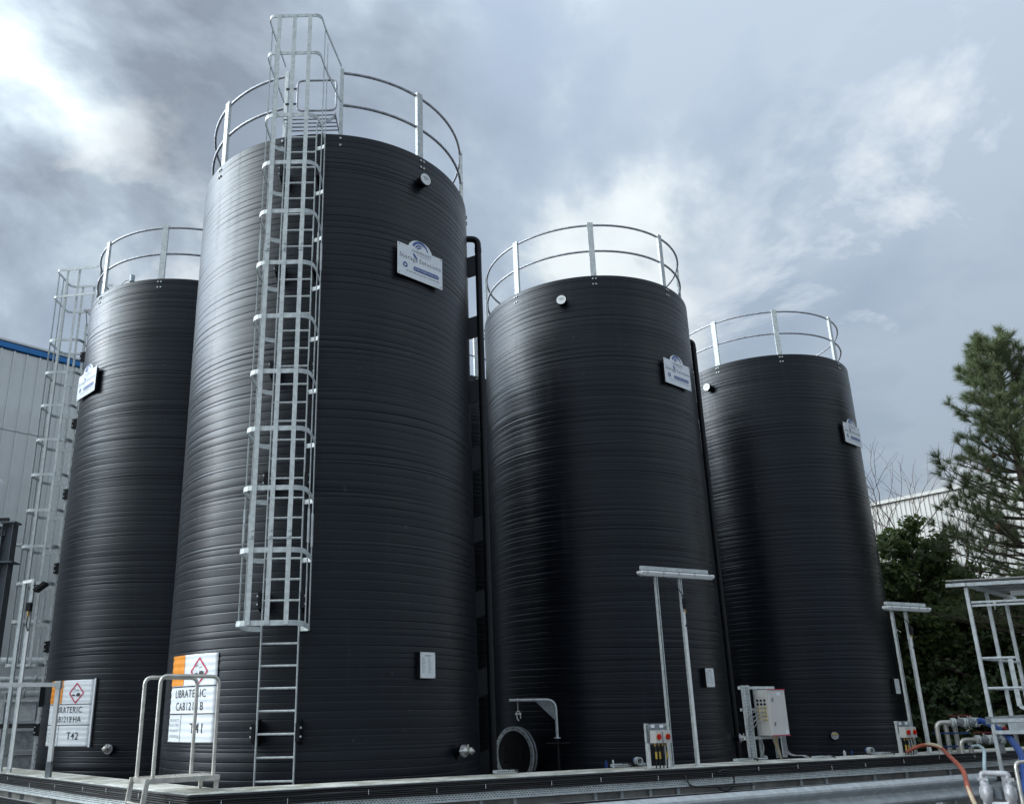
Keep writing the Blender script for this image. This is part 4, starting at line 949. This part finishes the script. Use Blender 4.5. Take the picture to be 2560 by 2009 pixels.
lm = MB(); lm.box(Pg[0]+gx*.75+gd*1.4+Vector((0, 0, 3.15)), (.60, .10, .07), (gx, gd, Vector((0, 0, 1))), bev=.02); lm.build('canopy_light', 'white_paint', ga_, True)
MB().tube(spline([Pg[0]+gx*.75+gd*.3+Vector((0, 0, 3.2)), Pg[0]+gx*.72+gd*.2+Vector((0, 0, 3.02)), Pg[0]+gx*1.0+Vector((0, 0, 2.98)), far[0]+Vector((0, 0, 3.0))]), .012, 6).build('cable', 'cable_black', ga_, True)
bs = thing('isolator_stand', 'isolator box with red knob half hidden behind the lower manifold', 'switch box', (8.55, 13.75, .85), RZ, 'isolator stands on the bund coping')
MB().box((0, .02, .22), (.20, .01, .44)).build('back_plate', 'galv_dull', bs); q = MB().box((.02, -.03, .36), (.14, .09, .13), bev=.012).build('isolator', 'cabinet', bs); MB().disc((.04, -.08, .36), (0, 1, 0), .034, .03, 16).build('red_knob', 'red_plastic', q)

# ------------------------------------------------------------------ clad building with blue eaves (left)
wd = Vector((.713, .701, 0)); wn = Vector((.701, -.713, 0)); W0 = Vector((-13.18, 22.41, 0))
bl = thing('clad_building', 'pale grey clad industrial building with blue eaves trim on the left', 'building', (W0.x, W0.y, 0))
EV = 12.05
b = MB(); b.box(W0+wd*6-wn*6.05+Vector((0, 0, EV/2)), (44, 12, EV), (wd, wn, Vector((0, 0, 1)))); b.build('wall', 'clad_grey', bl, True)
PWD = .36
pr = [(0, 0), (.008, .055), (.05, .055), (.058, 0), (PWD, 0)]
def clad_mesh(z0, z1, m, prof):
    b = MB(); n = len(prof); vs = [(x, -y, z) for z in (z0, z1) for x, y in prof] + [(x, .02, z) for z in (z0, z1) for x in (prof[0][0], prof[-1][0])]
    b.add(vs, [(i, i+1, n+i+1, n+i) for i in range(n-1)]); return b.mesh('cladding_panel', m)
cu_, cl_ = clad_mesh(9.62, EV, 'clad_grey', pr), clad_mesh(0, 9.60, 'clad_grey', pr)
for k in range(40):
    for me in (cu_, cl_):
        o = link('cladding_panel', me, bl); o.location = W0+wd*(-5+PWD*k)+wn*.02-bl.location; o.rotation_euler = (0, 0, math.atan2(wd.y, wd.x))
MB().box(W0+wd*6+wn*.02+Vector((0, 0, EV+.13)), (44, .14, .16), (wd, wn, Vector((0, 0, 1)))).build('eaves_trim', 'trim_blue', bl, True)
MB().prism([W0+wd*-16+wn*.1+Vector((0, 0, EV+.25)), W0+wd*28+wn*.1+Vector((0, 0, EV+.25)), W0+wd*28-wn*12+Vector((0, 0, EV+1.4)), W0+wd*-16-wn*12+Vector((0, 0, EV+1.4))], (0, 0, 0), (0, 0, .06)).build('roof', 'clad_grey', bl, True)
o = MB().lathe((0, 0, 0), (0, 0, 1), [(0, .75), (6.5, .75), (6.62, .70), (6.75, .35), (6.78, 0)], 28).build('grey_silo', 'clad_grey'); o.location = (-12.25, 20.6, 0.9); tag(o, 'pale grey upright vessel at the far left edge before the clad wall', 'vessel')

# far-left steelwork and pipes
sf = thing('steel_frame', 'dark grey steel column and beams at the far left edge', 'steel frame', (-8.55, 15.85, 0))
MB().box((0, 0, 2.62), (.20, .012, 5.2)).build('column_web', 'steel_paint', sf)
for s in (-1, 1): MB().box((s*.10, 0, 2.62), (.014, .20, 5.2)).build('column_flange', 'steel_paint', sf)
for z in (5.16, 4.45): 
    bm_ = MB(); bm_.box((-1.4, -.6, z), (2.9, .10, .012), (Vector((.92, .39, 0)), Vector((-.39, .92, 0)), Vector((0, 0, 1)))); bm_.box((-1.4, -.6, z-.16), (2.9, .10, .012), (Vector((.92, .39, 0)), Vector((-.39, .92, 0)), Vector((0, 0, 1)))); bm_.box((-1.4, -.6, z-.08), (2.9, .012, .15), (Vector((.92, .39, 0)), Vector((-.39, .92, 0)), Vector((0, 0, 1)))); bm_.build('beam', 'steel_paint', sf)
MB().box((.0, 0, 5.25), (.30, .26, .03)).build('cap_plate', 'steel_paint', sf); MB().box((.02, 0, 4.47), (.36, .30, .03)).build('bracket_plate', 'steel_paint', sf)
MB().box((-.12, -.03, 5.31), (.18, .05, .08)).build('lamp_head', 'black_plastic', sf)
for z, lb, y, x0, x1, r in ((2.71, 'upper horizontal grey pipe left of the T42 tank', 17.3, -10.2, -7.3, .085), (2.36, 'middle horizontal grey pipe left of the T42 tank', 17.0, -10.4, -7.6, .05), (2.20, 'white horizontal pipe end at the left edge below the other pipes', 16.6, -10.6, -8.35, .055), (2.08, 'lowest horizontal grey pipe left of the T42 tank', 17.4, -9.0, -7.4, .06), (5.72, 'thin pale pipe running along the clad wall at the left', 20.0, -13, -9.75, .04)):
    d = Vector((.97, .24, 0)) if z < 5 else Vector((.9, .43, 0)); c = Vector(((x0+x1)/2, y, z)); ln = x1-x0
    b = MB(); b.tube([c-d*ln/2, c+d*ln/2], r, 12)
    for q in (-.25, .25): b.disc(c+d*ln*q, d, r*1.5, .04, 14)
    tag(b.build('horizontal_pipe', 'white_paint' if 'white' in lb else 'galv'), lb, 'pipe')
eq = thing('equipment_rack', 'rack of grey equipment boxes and trays behind the left bund', 'rack', (-8.4, 17.3, 0))
for k, (x, y, z, w, h, m) in enumerate(((-.10, .0, 1.75, .55, .36, 'galv_dull'), (.0, .05, 1.20, .50, .34, 'galv_dark'), (-.9, .2, 1.72, .7, .5, 'clad_grey'), (-.9, .2, 1.1, .8, .44, 'clad_grey'), (.05, 0, .75, .5, .35, 'galv_dark'))): MB().box((x, y, z), (w, .30, h), bev=.01).build('equipment_box', m, eq)
for x in (-.45, .32, .42): MB().box((x, -.2, 1.05), (.05, .05, 2.1)).build('upright', 'galv_dull', eq)
for z in (1.95, 1.47, .98): MB().box((-.4, -.2, z), (2.2, .06, .05)).build('cross_bar', 'galv_dark' if z < 1.9 else 'galv', eq)
for z in (1.5, 1.45): MB().tube([(-1.5, -.25, z), (.55, -.25, z)], .02, 6).build('cable', 'cable_black', eq)

# ------------------------------------------------------------------ white clad building (right, behind the trees)
V0, V1 = Vector((20.82, 34.15, 0)), Vector((19.10, 36.43, 0)); vd = (V1-V0).normalized(); vn = Vector((-vd.y, vd.x, 0)); vn = vn if vn.y < 0 else -vn
br_ = thing('white_building', 'cream ribbed metal building behind the trees on the right', 'building', (V0.x, V0.y, 0))
b = MB(); b.box(V0+vd*-4-vn*8.05+Vector((0, 0, 5.05)), (40, 16, 10.1), (vd, vn, Vector((0, 0, 1)))); b.build('wall', 'clad_white', br_, True)
pr2 = []
for k in range(5): pr2 += [(.2*k, 0), (.2*k+.02, .03), (.2*k+.07, .03), (.2*k+.09, 0)]
pr2.append((1.0, 0))
# panels face vn; travelling direction reversed so local -y is outwards
wv = Vector((-vn.y, vn.x, 0))
pm = clad_mesh(0, 10.15, 'clad_white', pr2)
for k in range(36):
    o = link('cladding_panel', pm, br_); o.location = V0+wv*(-18+k*1.0)*(1 if True else 1)+vn*.03-br_.location; o.rotation_euler = (0, 0, math.atan2(wv.y, wv.x))
MB().box(V0-vd*4+vn*.05+Vector((0, 0, 10.18)), (40, .25, .14), (vd, vn, Vector((0, 0, 1)))).build('eaves_trim', 'clad_white', br_, True)

# ------------------------------------------------------------------ trees
def quads_mesh(name, C, U, V, m):
    """one quad (rhombus leaf) per row"""
    n = len(C); P = np.stack([C-U, C+V*.55-U*.1, C+U, C-V*.55-U*.1], 1).reshape(-1, 3)
    me = bpy.data.meshes.new(name); me.vertices.add(4*n); me.vertices.foreach_set('co', P.ravel().astype(np.float32))
    me.loops.add(4*n); me.loops.foreach_set('vertex_index', np.arange(4*n, dtype=np.int32)); me.polygons.add(n); me.polygons.foreach_set('loop_start', np.arange(0, 4*n, 4, dtype=np.int32))
    me.materials.append(MATS[m]); me.update(calc_edges=True); return me
def tris_mesh(name, P, m):
    n = len(P)//3; me = bpy.data.meshes.new(name); me.vertices.add(3*n); me.vertices.foreach_set('co', P.ravel().astype(np.float32))
    me.loops.add(3*n); me.loops.foreach_set('vertex_index', np.arange(3*n, dtype=np.int32)); me.polygons.add(n); me.polygons.foreach_set('loop_start', np.arange(0, 3*n, 3, dtype=np.int32))
    me.materials.append(MATS[m]); me.update(calc_edges=True); return me
def unit(a): return a/np.maximum(1e-9, np.linalg.norm(a, axis=-1, keepdims=True))
def leafy_tree(name, label, base, blobs, nleaf, size, seed, m='leaf_green', trunk_r=.16, group='trees beyond the tanks'):
    rg = np.random.default_rng(seed); rr = random.Random(seed)
    t = thing(name, label, 'tree', base, 0, group)
    top = max(b[2]+b[3]*.3 for b in blobs)
    tr = MB(); tr.tube(spline([(0, 0, 0), (.08, .05, top*.35), (-.05, .1, top*.7), (0, 0, top*.95)], 5), [trunk_r*(1-.8*i/15) for i in range(16)], 9)
    clumps = []
    for bx, by, bz, br in blobs:
        k = int(26*br*br)+8
        d = unit(rg.normal(size=(k, 3))); rad = br*rg.uniform(.45, 1.0, k)**.7
        c = np.array([bx, by, bz])+d*rad[:, None]*np.array([1, 1, .9]); clumps.append(c)
        for q in c[:: 3]:
            s0 = Vector((0, 0, min(top*.9, max(top*.2, bz-.7*br)))); mid = (s0+Vector(q))/2+Vector((rr.uniform(-.2, .2), rr.uniform(-.2, .2), rr.uniform(0, .25)))
            tr.tube([s0, mid, Vector(q)], [trunk_r*.25, trunk_r*.15, .008], 5, caps=False)
    tr.build('trunk', 'bark', t)
    CL = np.concatenate(clumps); idx = rg.integers(0, len(CL), nleaf)
    sp = rg.uniform(.16, .42, len(CL))
    off_ = unit(rg.normal(size=(nleaf, 3)))*(rg.uniform(0, 1, nleaf)**.5)[:, None]*sp[idx][:, None]*np.array([1.15, 1.15, .7])
    C = CL[idx]+off_
    nrm = unit(rg.normal(size=(nleaf, 3))+np.array([0, 0, .9])); u = unit(np.cross(nrm, rg.normal(size=(nleaf, 3)))); v = np.cross(nrm, u)
    s = size*rg.uniform(.6, 1.25, nleaf)[:, None]
    link('crown', quads_mesh('crown', C, u*s, v*s, m), t); return t
leafy_tree('leafy_tree', 'broad dark green leafy tree just right of the rightmost tank', (12.75, 22.75, 0),
    [(-.5, .2, 5.0, 1.15), (.15, 0, 5.7, .85), (.9, -.1, 4.55, .9), (-.6, 0, 3.6, 1.2), (.6, -.1, 3.3, 1.2), (1.35, -.2, 4.25, .5), (-.2, .4, 2.2, 1.3), (1.3, 0, 2.0, 1.1), (-1.3, .4, 4.2, .9), (-1.4, .4, 2.6, 1.1), (.2, .9, 4.6, 1.1), (.3, 1.0, 3.0, 1.3), (1.5, .6, 3.2, 1.0), (2.2, .4, 1.8, 1.1)], 62000, .085, 5)
leafy_tree('hedge_tree', 'dark leafy bush filling the space behind the gantry', (15.4, 21.6, 0),
    [(-.9, .3, 1.5, 1.2), (.5, 0, 1.6, 1.3), (-.3, .2, 3.0, 1.15), (.9, 0, 3.2, 1.1), (-1.5, .5, 2.6, 1.0), (1.9, 0, 2.2, 1.3), (-.9, .2, 3.9, .6), (.1, 1.0, 2.3, 1.4), (-1.4, 1.2, 1.4, 1.3)], 46000, .09, 9, 'leaf_dark', .12)
leafy_tree('hedge_bush', 'low dark hedge bush at the foot of the leafy tree', (13.6, 20.6, 0),
    [(-1.4, .6, 1.0, 1.0), (-.2, .2, 1.2, 1.1), (1.0, 0, 1.1, 1.1), (.4, .3, 2.1, .8), (-1.0, .8, 2.0, .8), (2.2, -.4, 1.2, 1.1), (.2, 1.0, 1.6, 1.2), (-1.8, 1.4, 1.4, 1.0)], 36000, .09, 14, 'leaf_dark', .08)

def pine(base, H_, seed):
    rr = random.Random(seed); rg = np.random.default_rng(seed)
    t = thing('pine_tree', 'tall dark green pine with long needle tufts at the right edge', 'tree', base, 0, 'trees beyond the tanks')
    tr = MB(); tr.tube([(0, 0, 0), (.05, 0, H_*.4), (-.04, .02, H_*.75), (0, 0, H_)], [.20, .14, .07, .015], 9)
    tufts = []
    z = 3.0
    while z < H_-.25:
        f = (H_-z)/(H_-3.0); ln0 = (.36+2.45*f**.72)*(1.0 if f < .85 else .9)
        for k in range(rr.choice((6, 7, 8))):
            az = rr.uniform(0, 2*PI); ln = ln0*rr.uniform(.65, 1.12); lift = .30+.55*(1-f)
            p = [Vector((0, 0, z))]; n = 6; d = Vector((math.cos(az), math.sin(az), lift*.35))
            for i in range(1, n+1):
                d = (d+Vector((rr.uniform(-.12, .12), rr.uniform(-.12, .12), rr.uniform(-.02, .16)+.06*(1-f)))).normalized(); p.append(p[-1]+d*ln/n)
            tr.tube(p, [.030*(.4+f)*(1-.85*i/n) for i in range(n+1)], 5, caps=False)
            for i in range(2, n+1):
                for s in range(2 if i < n else 4):
                    a2 = rr.uniform(0, 2*PI); sd = (d+Vector((math.cos(a2), math.sin(a2), rr.uniform(.0, .9)))*.9).normalized(); l2 = rr.uniform(.12, .38)*(.6+.6*f)
                    q = p[i]+sd*l2*(1 if i < n else .6); tr.tube([p[i], q], [.007, .004], 4, caps=False)
                    tufts.append((q, sd)); tufts.append(((p[i]+q)/2, sd))
        z += rr.uniform(.16, .29)
    for k in range(6): tufts.append((Vector((0, 0, H_-.06*k)), Vector((rr.uniform(-.3, .3), rr.uniform(-.3, .3), 1)).normalized()))
    tr.build('trunk', 'bark', t)
    T = np.array([list(a) for a, _ in tufts]); D = np.array([list(b) for _, b in tufts]); n = len(T); K = 26
    d = unit(np.repeat(D, K, 0)+rg.normal(size=(n*K, 3))*.55); ln = rg.uniform(.14, .25, n*K)[:, None]
    c = np.repeat(T, K, 0)-np.repeat(D, K, 0)*rg.uniform(0, .10, (n*K, 1)); sd = unit(np.cross(d, rg.normal(size=(n*K, 3))))*.0042
    P = np.stack([c-sd, c+sd, c+d*ln], 1).reshape(-1, 3)
    link('crown', tris_mesh('crown', P, 'needle'), t)
    for k in range(5):
        a2 = rr.uniform(0, 2*PI); 
        cn = MB().lathe((-1.35+.28*k*rr.uniform(.5, 1), -.3+rr.uniform(-.4, .4), 5.4+.9*k*rr.uniform(-.6, .9)), (.1, 0, 1), [(0, .01), (.03, .045), (.08, .055), (.13, .035), (.15, .005)], 8).build('cone', 'cone_brown', t)
    return t
pine((14.02, 19.60, 0), 10.45, 21)

def bare(base, H_, seed, label):
    rr = random.Random(seed); t = thing('bare_tree', label, 'tree', base, 0, 'trees beyond the tanks'); tr = MB()
    def grow(p, d, ln, r, lv):
        n = 4; pts = [p]; rs = [r]
        for i in range(n):
            d = (d+Vector((rr.uniform(-.25, .25), rr.uniform(-.25, .25), rr.uniform(-.08, .16)))).normalized(); pts.append(pts[-1]+d*ln/n); rs.append(r*(1-.5*(i+1)/n))
        tr.tube(pts, rs, 5 if lv < 2 else 3, caps=False)
        if lv < 5:
            for i in range(2 if lv else 4):
                q = pts[rr.choice((2, 3, 4))]; a = rr.uniform(0, 2*PI); e = (d*.9+Vector((math.cos(a), math.sin(a), rr.uniform(-.1, .5)))*.75).normalized(); grow(q, e, ln*rr.uniform(.55, .8), r*.60, lv+1)
            grow(pts[-1], d, ln*.7, r*.58, lv+1)
    grow(Vector((0, 0, 0)), Vector((.02, 0, 1)), H_*.5, .08, 0)
    tr.build('branches', 'twig', t); return t
bare((15.0, 25.9, 0), 7.1, 31, 'leafless reddish tree with fine twigs against the sky')
bare((13.6, 26.4, 0), 6.6, 38, 'leafless thin tree close to the right side of the rightmost tank')
